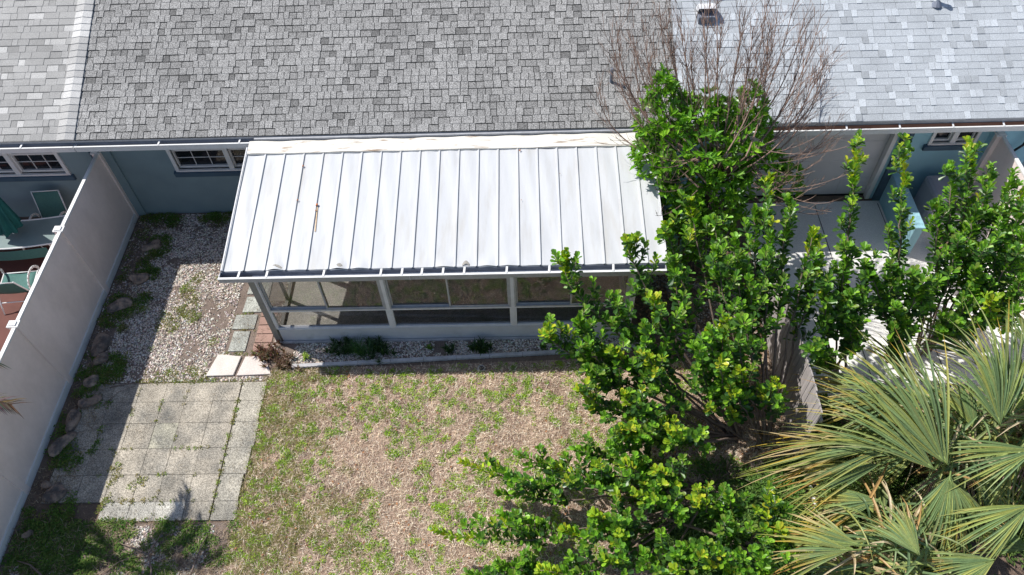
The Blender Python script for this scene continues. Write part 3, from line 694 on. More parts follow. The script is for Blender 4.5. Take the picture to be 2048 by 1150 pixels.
b = MB(); b.tube([(3.83, -.66, .0125), (3.83, -.66, .015)], .045, .045, 16); obj('grate', b, 'black', t)

# ---- gravel
def inside(x, y, x0, x1, y0, y1): return (x > x0) & (x < x1) & (y > y0) & (y < y1)
def gravel(name, n, x0, x1, y0, y1, label, keep=lambda x, y: np.ones(len(x), bool), dark=0, size=.021, tone=(.74, .645, .575)):
    P = np.stack([rng.uniform(x0, x1, n), rng.uniform(y0, y1, n), rng.uniform(-.002, .012, n)], 1); P = P[keep(P[:, 0], P[:, 1])]
    k = len(P); t = rng.uniform(.25, 1.35, (k, 1)); c = np.array([tone])*t*(1+.09*rng.standard_normal((k, 3))*np.array([[1, .4, .8]]))
    o = chip_obj(name, P, size, np.clip(c, .03, .85)); return tag(o, label, 'gravel', kind='stuff')
def k1(x, y):
    w_ = fbm(x, y, 1.4, 40)
    d = inside(x, y, -1.16, .02, -.76, -.3) | inside(x, y, -.94, -.05, -.25, 1.98)
    thin = np.random.default_rng(3).random(len(x)) < np.clip(1.25-w_*.5-.35*((x > -1.6) & (w_ > .5))-1.6*(fbm(x, y, 2.6, 44)-.5)*(fbm(x, y, 2.6, 44) > .56)*2.2-.8*(x < -3.15), .08, 1)
    return ~d & thin
gravel('gravel', 42000, -3.55, -.02, -.84, 3.3, 'pale pinkish white gravel covering the yard left of the porch', k1)
gravel('gravel', 9000, .0, 6.7, -.54, -.03, 'grey white gravel in the narrow bed in front of the porch', lambda x, y: (y > -.53+(x-.5)*.043) & (fbm(x, y, 2, 8) < .74) & (x > .35))
gravel('gravel', 12000, 6.6, 8.9, -.5, 2.6, 'gravel and chips in the strip right of the porch', lambda x, y: fbm(x, y, 1.5, 9) < .56, tone=(.5, .44, .4))
gravel('gravel', 13000, -3.4, -.35, -5.2, -3.5, 'white gravel showing through weeds at the bottom left', lambda x, y: fbm(x, y, 1.3, 19) < .60)
b = MB(); b.add([(-3.56, -.86, 0), (-.02, -.86, 0), (-.02, 3.3, 0), (-3.56, 3.3, 0)], [(0, 1, 2, 3)]); b.add([(-.02, -.58, .0005), (6.7, -.29, .0005), (6.7, -.02, .0005), (-.02, -.02, .0005)], [(0, 1, 2, 3)])
b.add([(-3.56, -6, .0), (-.1, -6, .0), (-.1, -3.45, .0), (-3.56, -3.45, .0)], [(0, 1, 2, 3)])
tag(obj('gravel_base', b, mat('gravel grit', (.20, .155, .13), .95, .2, 4, fine=.6, fscale=80, bump=1, bscale=80)), kind='structure')

# ---- lawn : dry blades
def blades(name, n, reg, label, cols, L=(.04, .10), Wd=.0045, flat=.35, keep=None, cat='grass', m='attr_matte', z=.0):
    x0, x1, y0, y1 = reg; P = np.stack([rng.uniform(x0, x1, n), rng.uniform(y0, y1, n), np.full(n, z)+rng.uniform(0, .012, n)], 1)
    if keep is not None: P = P[keep(P[:, 0], P[:, 1])]
    k = len(P); a = rng.uniform(0, 6.28, k); el = np.abs(rng.normal(0, flat, k))
    D = np.stack([np.cos(a)*np.cos(el), np.sin(a)*np.cos(el), np.sin(el)], 1); N = np.stack([rng.normal(0, .5, k), rng.normal(0, .5, k), np.ones(k)], 1)
    cs_ = np.array(cols)[rng.integers(0, len(cols), k)]*rng.uniform(.7, 1.3, (k, 1))
    return tag(leaves(name, P, D, N, rng.uniform(L[0], L[1], k), Wd*rng.uniform(.7, 1.4, k), cs_, m, None, T_BLADE), label, cat, kind='stuff')
def lawn_keep(x, y): return (y < -.60+(x)*.02) & (x > -.05-(y+3.4)*(-.12)*(y < -3.4)) & (np.random.default_rng(5).random(len(x)) < .45+.9*fbm(x, y, 1.8, 77))
straw = [(.72, .585, .46), (.84, .72, .585), (.62, .49, .385), (.92, .84, .73), (.42, .30, .235), (.27, .18, .14)]
blades('dry_grass', 95000, (-.3, 9.0, -5.4, -.58), 'dry straw coloured grass thatch covering the lawn', straw, L=(.04, .11), Wd=.006, flat=.45, keep=lawn_keep)
# green ground weeds as rosettes
def weeds(name, centers, label, n=26, r=.05, L=.03, cols=None, zup=.03, cat='weeds', kind='stuff', m='weed', T=T_ELL, wl=.55, zb=.0):
    P = []; D = []; N = []; Cc = []; LL = []
    cols = cols or [(.24, .34, .045), (.18, .28, .04), (.30, .36, .06), (.13, .22, .03)]
    for (x, y, s) in centers:
        bc = np.array(cols[rnd.randrange(len(cols))])*rnd.uniform(.75, 1.2)
        for q in range(int(n*s)):
            a = rnd.uniform(0, 6.28); d = rnd.uniform(0, 1)**.6*r*s; z = zb+zup*(1-d/(r*s+.001)*.7)*rnd.uniform(.3, 1)
            P.append((x+math.cos(a)*d, y+math.sin(a)*d, z)); aa = a+rnd.uniform(-.9, .9)
            D.append((math.cos(aa), math.sin(aa), rnd.uniform(-.1, .7))); N.append((rnd.gauss(0, .3), rnd.gauss(0, .3), 1))
            LL.append(L*rnd.uniform(.6, 1.3)); Cc.append(bc*rnd.uniform(.75, 1.25))
    LL = np.array(LL)
    return tag(leaves(name, P, D, N, LL, LL*wl, np.array(Cc), m, None, T), label, cat, kind=kind)
def scatter(n, reg, thr, s, seed, cond=lambda x, y: True, smin=.5, smax=1.4):
    x = rng.uniform(reg[0], reg[1], n); y = rng.uniform(reg[2], reg[3], n); f = fbm(x, y, s, seed)
    return [(a, c, rnd.uniform(smin, smax)) for a, c, g in zip(x, y, f) if g > thr(a, c) and cond(a, c)]
inl = lambda x, y: y < -.62+x*.02 and x > -.05
cen = []
for (cx_, cy_, cs_) in scatter(2100, (-.05, 9, -5.2, -.6), lambda x, y: .385+.08*(x > 4.2)+.06*(x > 6)-.06*(y > -1.5)-.04*(x < 1), 1.1, 51, inl):
    cen += [(cx_+rnd.gauss(0, .045), cy_+rnd.gauss(0, .04), rnd.uniform(.5, 1.1)) for _ in range(rnd.choice([1, 2, 3, 5]))]
cen = [c for c in cen if inl(c[0], c[1])]
weeds('lawn_weeds', cen, 'bright green creeping weeds in patches over the dry lawn', 24, .05, .026, [(.30, .46, .04), (.24, .40, .04), (.38, .50, .06), (.17, .30, .03)], .04)
olive = [(.20, .22, .05), (.25, .25, .07), (.17, .19, .04), (.28, .24, .09)]
cen = scatter(3600, (-.1, 2.2, -5.2, -.6), lambda x, y: .375+.10*max(0, x)-.05*(y < -3.2), 2.6, 52, inl)
weeds('olive_grass', cen, 'short olive green grass along the patio edge', 18, .06, .045, olive, T=T_BLADE, wl=.12)
cen = scatter(1500, (-2.4, -.1, -.85, 1.8), lambda x, y: .62, 1.6, 53, lambda x, y: not (-1.16 < x < .02 and -.74 < y < -.3) and not (-.9 < x < -.4 and y > -.3))
cen += [(-2.0+rnd.gauss(0, .13), .7+rnd.gauss(0, .14), 1) for _ in range(30)]+[(rnd.uniform(-2.4, -.1), -.84+rnd.gauss(0, .03), 1) for _ in range(60)]+[(-1.9+rnd.gauss(0, .12), -.65+rnd.gauss(0, .06), 1) for _ in range(20)]
cen += [(rnd.uniform(-.4, -.2), -.27+rnd.gauss(0, .03), 1) for _ in range(10)]+[(rnd.uniform(-.95, -.45), rnd.choice([-.25, .27, .65])+rnd.gauss(0, .02), .7) for _ in range(24)]
weeds('gravel_weeds', cen, 'low green weeds scattered through the sunlit gravel', 16, .05, .025, olive+[(.22, .32, .05)])
cen = [(-.46+rnd.gauss(0, .012), rnd.uniform(-3.3, -1.2), .55) for _ in range(45)]+[(rnd.choice(xs[2:])+rnd.gauss(0, .012), rnd.uniform(-3.4, -.9), .5) for _ in range(34)]+[(rnd.uniform(-2.6, -.4), rnd.choice(ys[3:])+rnd.gauss(0, .012), .55) for _ in range(40)]
cen += [(-1.8+rnd.gauss(0, .1), -2.75+rnd.gauss(0, .08), .8) for _ in range(12)]+[(-2.27+rnd.gauss(0, .05), rnd.uniform(-3.3, -2.2), .9) for _ in range(22)]+[(rnd.uniform(-2.3, -1.3), -3.1+rnd.gauss(0, .03), .8) for _ in range(16)]
weeds('paver_weeds', cen, 'small weeds growing in the joints of the patio pavers', 16, .045, .026, olive+[(.22, .34, .05)], zb=.022)
cen = scatter(1500, (-3.5, -2.7, -3.6, 3.2), lambda x, y: .54, 2.2, 54)+[(rnd.uniform(-3.45, -2.6), 3.15+rnd.gauss(0, .08), 1.3) for _ in range(30)]+[(rnd.uniform(-2.2, -1.6), 3.15+rnd.gauss(0, .07), 1.4) for _ in range(30)]
weeds('fence_weeds', cen, 'dark green weeds in the shade along the fence foot', 24, .07, .035, [(.10, .20, .03), (.14, .24, .04), (.18, .20, .05)], .07)
cen = scatter(4200, (-3.5, 0, -5.2, -3.42), lambda x, y: .36+.17*(x > -1.7)+.04*(x>-2.3), 4.2, 55)
cen = [c for c in cen if rnd.random() < .5]
weeds('ground_cover', cen, 'dense dark green ground cover at the bottom left corner', 26, .07, .04, [(.09, .18, .03), (.13, .23, .04), (.17, .24, .05)], .06)
brn = [(.26, .18, .12), (.40, .31, .22), (.16, .11, .08), (.5, .41, .30)]
blades('dry_litter', 9000, (-3.55, -.1, -5.2, -3.42), 'brown dry blades and litter between the weeds at the bottom left', brn, L=(.05, .16), Wd=.006, keep=lambda x, y: fbm(x, y, 2.2, 90) > .40, cat='litter', z=.01)
blades('dry_litter', 6000, (-3.55, -2.75, -3.5, 3.25), 'brown dry litter along the foot of the long vinyl fence', brn, L=(.03, .10), Wd=.006, keep=lambda x, y: (fbm(x, y, 2.2, 91) > .42) & (x < -3.0+.25*fbm(x, y, 3, 5)), cat='litter', z=.012)
blades('dry_litter', 2600, (-2.9, -.2, -.84, 3.2), 'dry straw scattered over the gravel left of the porch', brn, L=(.03, .09), Wd=.005, keep=lambda x, y: fbm(x, y, 1.8, 92) > .5, cat='litter', z=.014)
blades('dry_litter', 1500, (-3.1, -.05, -3.4, -.9), 'dry bits and straw scattered on the patio pavers', brn, L=(.02, .07), Wd=.004, keep=lambda x, y: fbm(x, y, 1.8, 93) > .5, cat='litter', z=.026)
# fallen dry leaves
n = 500; P = np.stack([rng.uniform(0, 9, n), rng.uniform(-5, -.7, n), np.full(n, .02)], 1); a = rng.uniform(0, 6.28, n)
tag(leaves('fallen_leaves', P, np.stack([np.cos(a), np.sin(a), rng.normal(0, .2, n)], 1), np.stack([rng.normal(0, .3, n), rng.normal(0, .3, n), np.ones(n)], 1), .05, .03, np.array([(.42, .20, .10)])*rng.uniform(.6, 1.5, (n, 1)), 'weed', None, T_ELL), 'orange brown fallen leaves lying on the lawn', 'leaves', kind='stuff')
n = 5200; P = np.stack([rng.uniform(6.7, 9, n), rng.uniform(-4.5, 3, n), rng.uniform(0, .03, n)], 1); a = rng.uniform(0, 6.28, n)
tag(leaves('leaf_litter', P, np.stack([np.cos(a), np.sin(a), rng.normal(0, .3, n)], 1), np.stack([rng.normal(0, .5, n), rng.normal(0, .5, n), np.ones(n)], 1), .06, .035, np.array([(.24, .16, .11)])*rng.uniform(.4, 1.9, (n, 1)), 'weed', None, T_ELL), 'brown leaf litter under the shrubs', 'leaves', kind='stuff')

# ---- small plants in the bed
def tuft(name, c, n, r, L, Wd, cols, label, cat='plant', el=(.3, 1.3), T=T_BLADE, group=None, m='leaf'):
    P = []; D = []; N = []; Cc = []; LL = []
    nst = max(3, int(n/14)); st_ = [(c[0]+rnd.gauss(0, r*.55), c[1]+rnd.gauss(0, r*.4)) for _ in range(nst)]
    for q in range(n):
        s = st_[q % nst]; a = rnd.uniform(0, 6.28); e = rnd.uniform(*el)
        P.append((s[0], s[1], rnd.uniform(0.0, .08))); D.append((math.cos(a)*math.cos(e), math.sin(a)*math.cos(e), math.sin(e)))
        N.append((-math.cos(a)*math.sin(e), -math.sin(a)*math.sin(e), math.cos(e))); LL.append(L*rnd.uniform(.6, 1.2)); Cc.append(np.array(rnd.choice(cols))*rnd.uniform(.7, 1.3))
    t = thing(name, (c[0], c[1], 0), label, cat, group)
    finish('foliage', *leafdata(P, D, N, np.array(LL), Wd, T), np.repeat(np.array(Cc), len(T[1]), axis=0), M[m], t)
    return t
def leafdata(P, D, N, L, Wd, T):
    P = np.asarray(P, float); D = unit(np.asarray(D, float)); N = np.asarray(N, float); S = unit(np.cross(D, N)); N = np.cross(S, D)
    tv, tf = T; n = len(P); L = np.broadcast_to(L, n).reshape(-1, 1, 1); W_ = np.broadcast_to(Wd, n).reshape(-1, 1, 1)
    V = P[:, None, :]+S[:, None, :]*tv[None, :, 0:1]*W_+D[:, None, :]*tv[None, :, 1:2]*L+N[:, None, :]*tv[None, :, 2:3]*L
    k = len(tv); return V.reshape(-1, 3).tolist(), [[i*k+j for j in q] for i in range(n) for q in tf]
red = [(.13, .045, .05), (.20, .09, .07), (.26, .15, .10), (.12, .08, .05), (.10, .10, .04)]
tuft('red_leafed_plant', (-.08, -.28, 0), 520, .24, .13, .02, red, 'dark red spiky plant clump at the foot of the left porch post')
tuft('red_leafed_plant', (.22, -.48, 0), 380, .2, .12, .02, [(.22, .14, .10), (.30, .2, .15), (.14, .07, .06), (.11, .1, .05)], 'brownish spiky plant clump at the start of the edging')
dk = [(.035, .085, .02), (.06, .12, .03), (.03, .07, .025)]
tuft('bedding_plant', (1.25, -.2, 0), 420, .24, .15, .02, dk, 'dark green strappy clump under the first porch window', group='plants in the gravel bed')
tuft('bedding_plant', (1.95, -.22, 0), 420, .26, .15, .022, dk, 'dark green strappy clump just left of the first porch mullion', group='plants in the gravel bed')
tuft('bedding_plant', (1.6, -.3, 0), 160, .12, .3, .012, [(.05, .13, .04), (.08, .17, .05)], 'taller grassy green tuft between the two dark clumps', group='plants in the gravel bed')
tuft('bedding_plant', (3.8, -.24, 0), 320, .15, .15, .024, dk, 'round dark green plant near the second porch mullion', group='plants in the gravel bed')
tuft('bedding_plant', (3.22, -.28, 0), 90, .07, .13, .02, dk, 'small dark tuft left of the round dark plant', group='plants in the gravel bed')
tuft('bedding_plant', (2.83, -.22, 0), 50, .06, .08, .03, [(.10, .2, .03)], 'tiny light green weed tuft in the bed gravel', group='plants in the gravel bed')
tuft('bedding_plant', (.62, -.38, 0), 60, .06, .10, .03, [(.22, .32, .05), (.3, .4, .08)], 'tiny bright green sunlit sprout by the edging start', group='plants in the gravel bed')
tuft('bedding_plant', (4.95, -.25, 0), 60, .06, .09, .03, [(.10, .2, .03)], 'small green tuft in the bed next to the shrub branches', group='plants in the gravel bed')

# ================================================================ SHRUBS
b = MB(); e = []
for i in range(40):
    t = i/39; e.append((9.2+(14.5-9.2)*t, -1.55+.25*math.sin(t*9)+.15*math.sin(t*23+1), -.001))
b.add([(9.2, -8, -.001)]+e+[(14.5, -8, -.001)], [tuple(range(42))])
tag(obj('planting_strip_soil', b, 'litter'), kind='structure')
SH = {
 'A': ((8.13,-2.05,0.00), [
  ((5.85,-1.05,2.00),(5.27,-0.48,2.90),1),  ((6.63,-0.65,2.10),(6.32,-0.17,2.90),1),  ((7.18,-0.36,2.10),(6.89,0.09,2.90),1),  ((6.06,-1.41,1.40),(5.48,-1.25,2.30),0),  ((7.50,-0.25,2.20),(7.28,0.48,3.00),1),  ((7.76,-0.48,2.10),(7.57,0.10,3.00),0),  ((5.67,-1.43,1.30),(5.03,-1.24,2.10),1),  ((6.06,-1.66,1.20),(5.60,-1.53,1.90),0),  ((6.54,-1.26,1.60),(6.06,-0.96,2.40),0),  ((6.97,-1.43,1.70),(6.61,-1.05,2.50),1),    ((6.95,-2.00,1.30),(6.48,-1.88,2.20),1),  ((7.74,-2.05,1.20),(7.53,-1.94,2.20),1),  ((6.80,-2.28,1.00),(6.11,-2.27,1.80),1),  ((6.27,-2.18,1.00),(5.46,-2.06,1.60),1),  ((5.94,-2.51,0.80),(5.00,-2.49,1.30),0),  ((7.24,-2.58,0.90),(6.72,-2.81,1.70),1),    ((6.70,-2.57,0.90),(6.03,-2.69,1.50),1),  ((7.97,-1.69,1.50),(7.82,-1.44,2.50),0),  ((7.16,-1.01,1.90),(6.94,-0.52,2.80),0),  ((6.83,-1.61,1.40),(6.45,-1.36,2.30),0),  ((6.36,-1.60,1.40),(5.78,-1.37,2.20),0),  ((7.59,-1.81,1.40),(7.38,-1.54,2.40),0),((6.61,-1.67,1.20),(6.00,-1.61,2.00),1), ((6.29,-1.88,1.10),(5.62,-1.83,1.80),0), ((7.53,-1.87,1.20),(7.23,-1.76,2.20),0), ((6.88,-2.52,0.80),(6.26,-2.65,1.40),1), ((7.05,-1.31,1.80),(6.79,-0.75,2.60),0), ((7.74,-1.69,1.50),(7.63,-1.37,2.40),1), ((6.57,-2.39,0.90),(5.82,-2.44,1.50),0),]),
 'B': ((8.61,-2.15,0.00), [
  ((8.41,-0.55,2.30),(8.51,0.73,3.30),1),  ((8.32,-0.71,2.00),(8.22,0.20,3.10),0),  ((8.06,-1.10,2.00),(7.84,-0.32,3.00),0),  ((8.68,-0.60,2.10),(8.76,0.40,3.10),0),  ((8.89,-0.83,2.00),(9.08,-0.11,2.90),1),  ((8.75,-1.22,1.60),(8.81,-0.68,2.70),0),  ((8.40,-1.03,1.90),(8.39,-0.23,3.00),0),  ((8.24,-1.33,1.50),(8.03,-0.85,2.70),0),      ((8.16,-2.00,1.10),(7.82,-2.00,2.00),1),    ((7.86,-1.02,1.90),(7.54,-0.42,2.90),0),  ((9.05,-0.93,1.60),(9.18,-0.51,2.60),0),  ((8.50,-2.08,0.90),(8.40,-2.00,1.70),1),  ((8.78,-1.65,1.10),(8.74,-1.37,2.10),1),  ((8.08,-2.12,1.00),(7.69,-2.13,1.80),1),  ]),
 'C': ((7.56,-3.02,0.00), [
  ((5.44,-3.24,0.60),(3.65,-2.92,0.95),1),  ((5.59,-3.38,0.55),(4.22,-3.35,0.80),0),  ((5.33,-3.94,0.60),(3.28,-3.95,0.90),1),  ((5.49,-3.83,0.50),(4.26,-3.70,0.80),0),  ((6.12,-3.21,0.70),(5.05,-3.09,1.10),1),  ((6.36,-3.25,0.60),(5.57,-3.25,1.00),0),  ((6.80,-3.22,0.70),(6.07,-3.16,1.30),1),  ((6.87,-3.42,0.60),(6.19,-3.58,1.20),1),  ((6.16,-3.84,0.50),(5.17,-3.97,0.90),1),  ((6.32,-3.68,0.50),(5.61,-3.79,1.00),1),  ((6.46,-3.76,0.50),(5.89,-3.98,0.90),0),  ((7.01,-3.50,0.60),(6.54,-3.66,1.20),0),  ((5.68,-4.28,0.50),(4.23,-4.46,0.90),0),  ((5.97,-4.28,0.50),(4.80,-4.54,0.90),1),  ((5.31,-4.42,0.50),(3.80,-4.56,0.80),0),  ((6.42,-4.14,0.50),(5.71,-4.44,1.00),1),  ((6.80,-4.07,0.50),(6.27,-4.48,0.90),0),  ((6.69,-2.89,0.70),(5.88,-2.84,1.30),0),  ((7.05,-3.18,0.60),(6.50,-3.24,1.30),1),    ((5.77,-2.96,0.50),(4.53,-2.74,0.80),0),  ((6.32,-2.84,0.60),(5.37,-2.81,1.10),0),]),
 'D': ((8.02,-3.99,0.00), [
    ((8.07,-3.82,0.60),(8.10,-3.68,1.20),1),  ((7.48,-3.81,0.60),(7.11,-3.67,1.20),1),  ((7.67,-4.08,0.50),(7.35,-4.07,1.10),0),  ((8.13,-4.01,0.50),(8.15,-4.12,1.20),1),  ((8.01,-4.23,0.50),(7.89,-4.50,1.10),0),  ((7.30,-4.15,0.50),(6.76,-4.28,1.10),0),  ((7.56,-4.30,0.50),(7.15,-4.53,1.00),1),  ((7.78,-4.30,0.50),(7.55,-4.60,1.00),0),  ((7.26,-4.37,0.50),(6.66,-4.59,1.00),1),   ((8.13,-4.26,0.60),(8.35,-4.47,1.20),1), ((7.77,-3.82,0.60),(7.51,-3.71,1.30),0), ((7.19,-3.92,0.50),(6.38,-3.91,1.10),1),]),
 'E': ((10.20,-0.82,0.00), [
  ((9.85,0.17,2.50),(10.03,1.37,3.40),1),  ((9.66,-0.80,1.80),(9.54,-0.50,2.70),0),  ((9.90,-0.85,1.60),(9.84,-0.74,2.50),0),  ((9.65,-0.81,1.40),(9.36,-0.65,2.40),0),      ((9.91,-1.10,1.10),(9.74,-1.13,2.00),0),  ((10.09,-0.95,1.30),(10.12,-0.91,2.20),0),  ((9.55,-0.90,1.40),(9.22,-0.89,2.40),0),  ((9.92,-0.84,1.30),(9.66,-0.89,2.20),0), ((9.61,-1.26,0.90),(9.13,-1.48,1.70),0), ]),
 'F': ((11.22,-0.63,0.00), [
  ((10.60,0.04,2.50),(10.76,1.31,3.40),1),  ((10.58,-0.74,1.70),(10.28,-0.64,2.60),0),  ((10.76,-0.90,1.50),(10.66,-0.88,2.40),0),    ((10.89,-1.09,1.20),(10.71,-1.32,2.10),0),  ((10.44,-0.77,1.60),(9.91,-0.63,2.60),0),((10.75,-1.02,1.10),(10.42,-1.15,2.00),0), ((10.89,-0.96,1.30),(10.84,-1.02,2.20),0), ((10.89,-1.19,0.90),(10.71,-1.44,1.60),1), ]),
 'G': ((11.81,-0.43,0.00), [
  ((11.72,0.44,2.50),(11.80,1.43,3.50),1),  ((11.37,0.11,2.40),(11.34,0.88,3.30),0),  ((11.80,0.08,2.30),(11.99,0.74,3.20),0),  ((11.95,-0.05,2.20),(12.32,0.79,3.20),0),  ((11.21,-0.26,2.10),(11.04,0.32,3.00),0),  ((11.56,-0.27,2.10),(11.65,0.19,3.00),0),  ((11.84,-0.40,2.00),(12.10,0.17,2.90),0),  ((11.36,-0.51,1.90),(11.28,-0.24,2.80),0),  ((11.13,-0.63,1.80),(10.80,-0.42,2.80),1),  ((11.55,-0.67,1.70),(11.55,-0.67,2.60),0),  ((11.35,-0.82,1.50),(11.11,-0.89,2.40),0),  ((11.95,-0.63,1.90),(12.10,-0.46,2.80),0),  ((11.07,-0.68,1.60),(10.57,-0.69,2.60),0),  ((12.07,-0.28,2.10),(12.33,0.28,3.00),0),  ((11.68,-0.52,1.90),(11.84,-0.25,2.80),0),  ((11.54,-0.85,1.40),(11.55,-0.82,2.30),0),]),
 'H': ((12.89,0.09,0.00), [((12.41,-0.61,1.60),(12.12,-0.83,2.60),0), ((12.44,-0.70,1.30),(12.08,-1.14,2.20),0), ((12.06,-0.83,1.50),(11.67,-1.09,2.40),1), ((11.85,-0.77,1.20),(11.25,-1.17,2.00),0), ((12.42,-0.33,1.90),(12.21,-0.25,2.90),0), ((12.54,0.13,2.10),(12.39,0.45,3.10),1), ((11.97,-0.50,1.60),(11.47,-0.67,2.60),0), ((11.81,-0.78,1.00),(11.09,-1.21,1.80),0),]),
}
FANS = [
 ((11.42,-2.79,1.90),(11.31,-1.31,3.00),25,'P1'),
 ((10.52,-3.33,1.60),(9.39,-1.57,2.50),24,'P2'),
 ((9.97,-3.00,1.50),(7.90,-3.15,1.30),19,'P2'),
 ((10.57,-2.13,1.40),(8.47,-2.01,1.10),22,'P2'),
 ((8.92,-4.51,1.50),(7.84,-4.32,1.20),26,'P3'),
 ((10.60,-3.47,1.50),(10.27,-4.42,1.00),27,'P2'),
 ((11.40,-4.00,1.70),(10.31,-4.42,1.40),26,'P1'),
 ((11.72,-3.25,1.80),(10.40,-3.41,1.70),24,'P1'),
 ((11.84,-1.46,1.30),(11.01,-0.48,1.60),26,'P1'),
 ((11.26,-2.73,1.40),(10.93,-1.88,2.00),19,'P2'),
 ((9.66,-3.70,1.20),(8.58,-3.68,1.00),24,'P3'),
 ((9.77,-4.62,1.60),(9.52,-3.82,1.50),27,'P3'),
 ((10.80,-1.63,1.00),(10.47,-0.59,1.20),19,'P2'),
 ((12.31,-1.61,1.80),(12.11,-1.01,2.40),24,'P1'),
 ((10.77,-4.66,1.50),(9.93,-4.82,1.20),30,'P3'),
 ((11.00,-2.12,0.90),(9.70,-2.64,0.60),24,'P2'),
 ((11.40,-4.47,1.30),(11.01,-4.08,1.00),30,'P1'),
 ((11.52,-2.75,1.90),(11.54,-1.45,3.00),24,'P1'),
 ((11.39,-2.86,1.80),(11.00,-1.72,2.80),22,'P1'),
 ((10.56,-3.36,1.60),(9.98,-1.14,2.40),22,'P2'),
 ((10.41,-3.39,1.50),(8.90,-2.14,2.20),22,'P2'),
 ((9.93,-3.03,1.40),(8.16,-2.66,1.20),18,'P2'),
 ((9.76,-3.21,1.30),(8.17,-3.49,1.10),18,'P2'),
 ((9.07,-4.44,1.50),(8.15,-4.01,1.30),20,'P3'),
 ((10.57,-3.54,1.50),(10.88,-4.33,1.10),26,'P2'),
 ((10.37,-2.15,1.30),(9.02,-1.53,1.20),20,'P2'),
]

SL_ = {'A': ('paddle leaved shrub spreading in front of the porch window with many yellow tips', 'leafy_shrub'),
       'B': ('tallest dense paddle leaved shrub in the middle of the hedge by the grey board fence', 'leafy_shrub'),
       'C': ('low sprawling shrub whose long side branches lie over the lawn', 'leafy_shrub'),
       'D': ('low yellowish green shrub at the bottom edge beside the palm fans', 'leafy_shrub'),
       'E': ('slender shrub with one tall narrow spire in front of the garage door', 'leafy_shrub'),
       'F': ('slender shrub with one tall spire before the aqua pilaster right of the garage door', 'leafy_shrub'),
       'H': ('shrub at the far right edge of the hedge behind the tallest fan palm frond', 'leafy_shrub'),
       'G': ('bushy many stemmed shrub in front of the far right window and low aqua wall', 'leafy_shrub')}
def bez(a, m, c, n):
    # quadratic passing through m at t=.5
    q = [2*m[i]-.5*a[i]-.5*c[i] for i in range(3)]
    return [Vector([(1-t)**2*a[i]+2*t*(1-t)*q[i]+t*t*c[i] for i in range(3)]) for t in [k/n for k in range(n+1)]]
GRN = [(.20, .29, .045), (.14, .32, .024), (.19, .40, .03), (.09, .22, .026), (.25, .46, .035), (.12, .27, .035)]
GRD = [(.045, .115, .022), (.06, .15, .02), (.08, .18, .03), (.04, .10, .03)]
YEL = [(.38, .50, .03), (.29, .46, .03), (.46, .47, .035), (.33, .47, .04)]
r8 = random.Random(8)
def rosette(A, c, ax, n, L, cols, jit=.25, open_=.9):
    ax = Vector(ax).normalized(); s = ax.cross(Vector((.3, .2, .9)))
    if s.length < .1: s = ax.cross(Vector((1, 0, 0)))
    s.normalize(); q = s.cross(ax)
    for i in range(n):
        a = i*2.4+r8.uniform(-.4, .4); o = open_*r8.uniform(.55, 1.2)*(1-.45*i/n)
        d = ax*math.cos(o)+(s*math.cos(a)+q*math.sin(a))*math.sin(o)
        nn = ax*math.sin(o)-(s*math.cos(a)+q*math.sin(a))*math.cos(o)
        nn = nn+Vector((r8.gauss(0, jit), r8.gauss(0, jit), r8.gauss(0, jit)+.25))
        A['P'].append(tuple(c)); A['D'].append(tuple(d)); A['N'].append(tuple(nn)); l = L*r8.uniform(.5, 1.2)
        A['L'].append(l); A['W'].append(l*r8.uniform(.44, .6))
        cc = r8.choice(cols); t = r8.uniform(.7, 1.3); A['C'].append(tuple(x*t for x in cc))
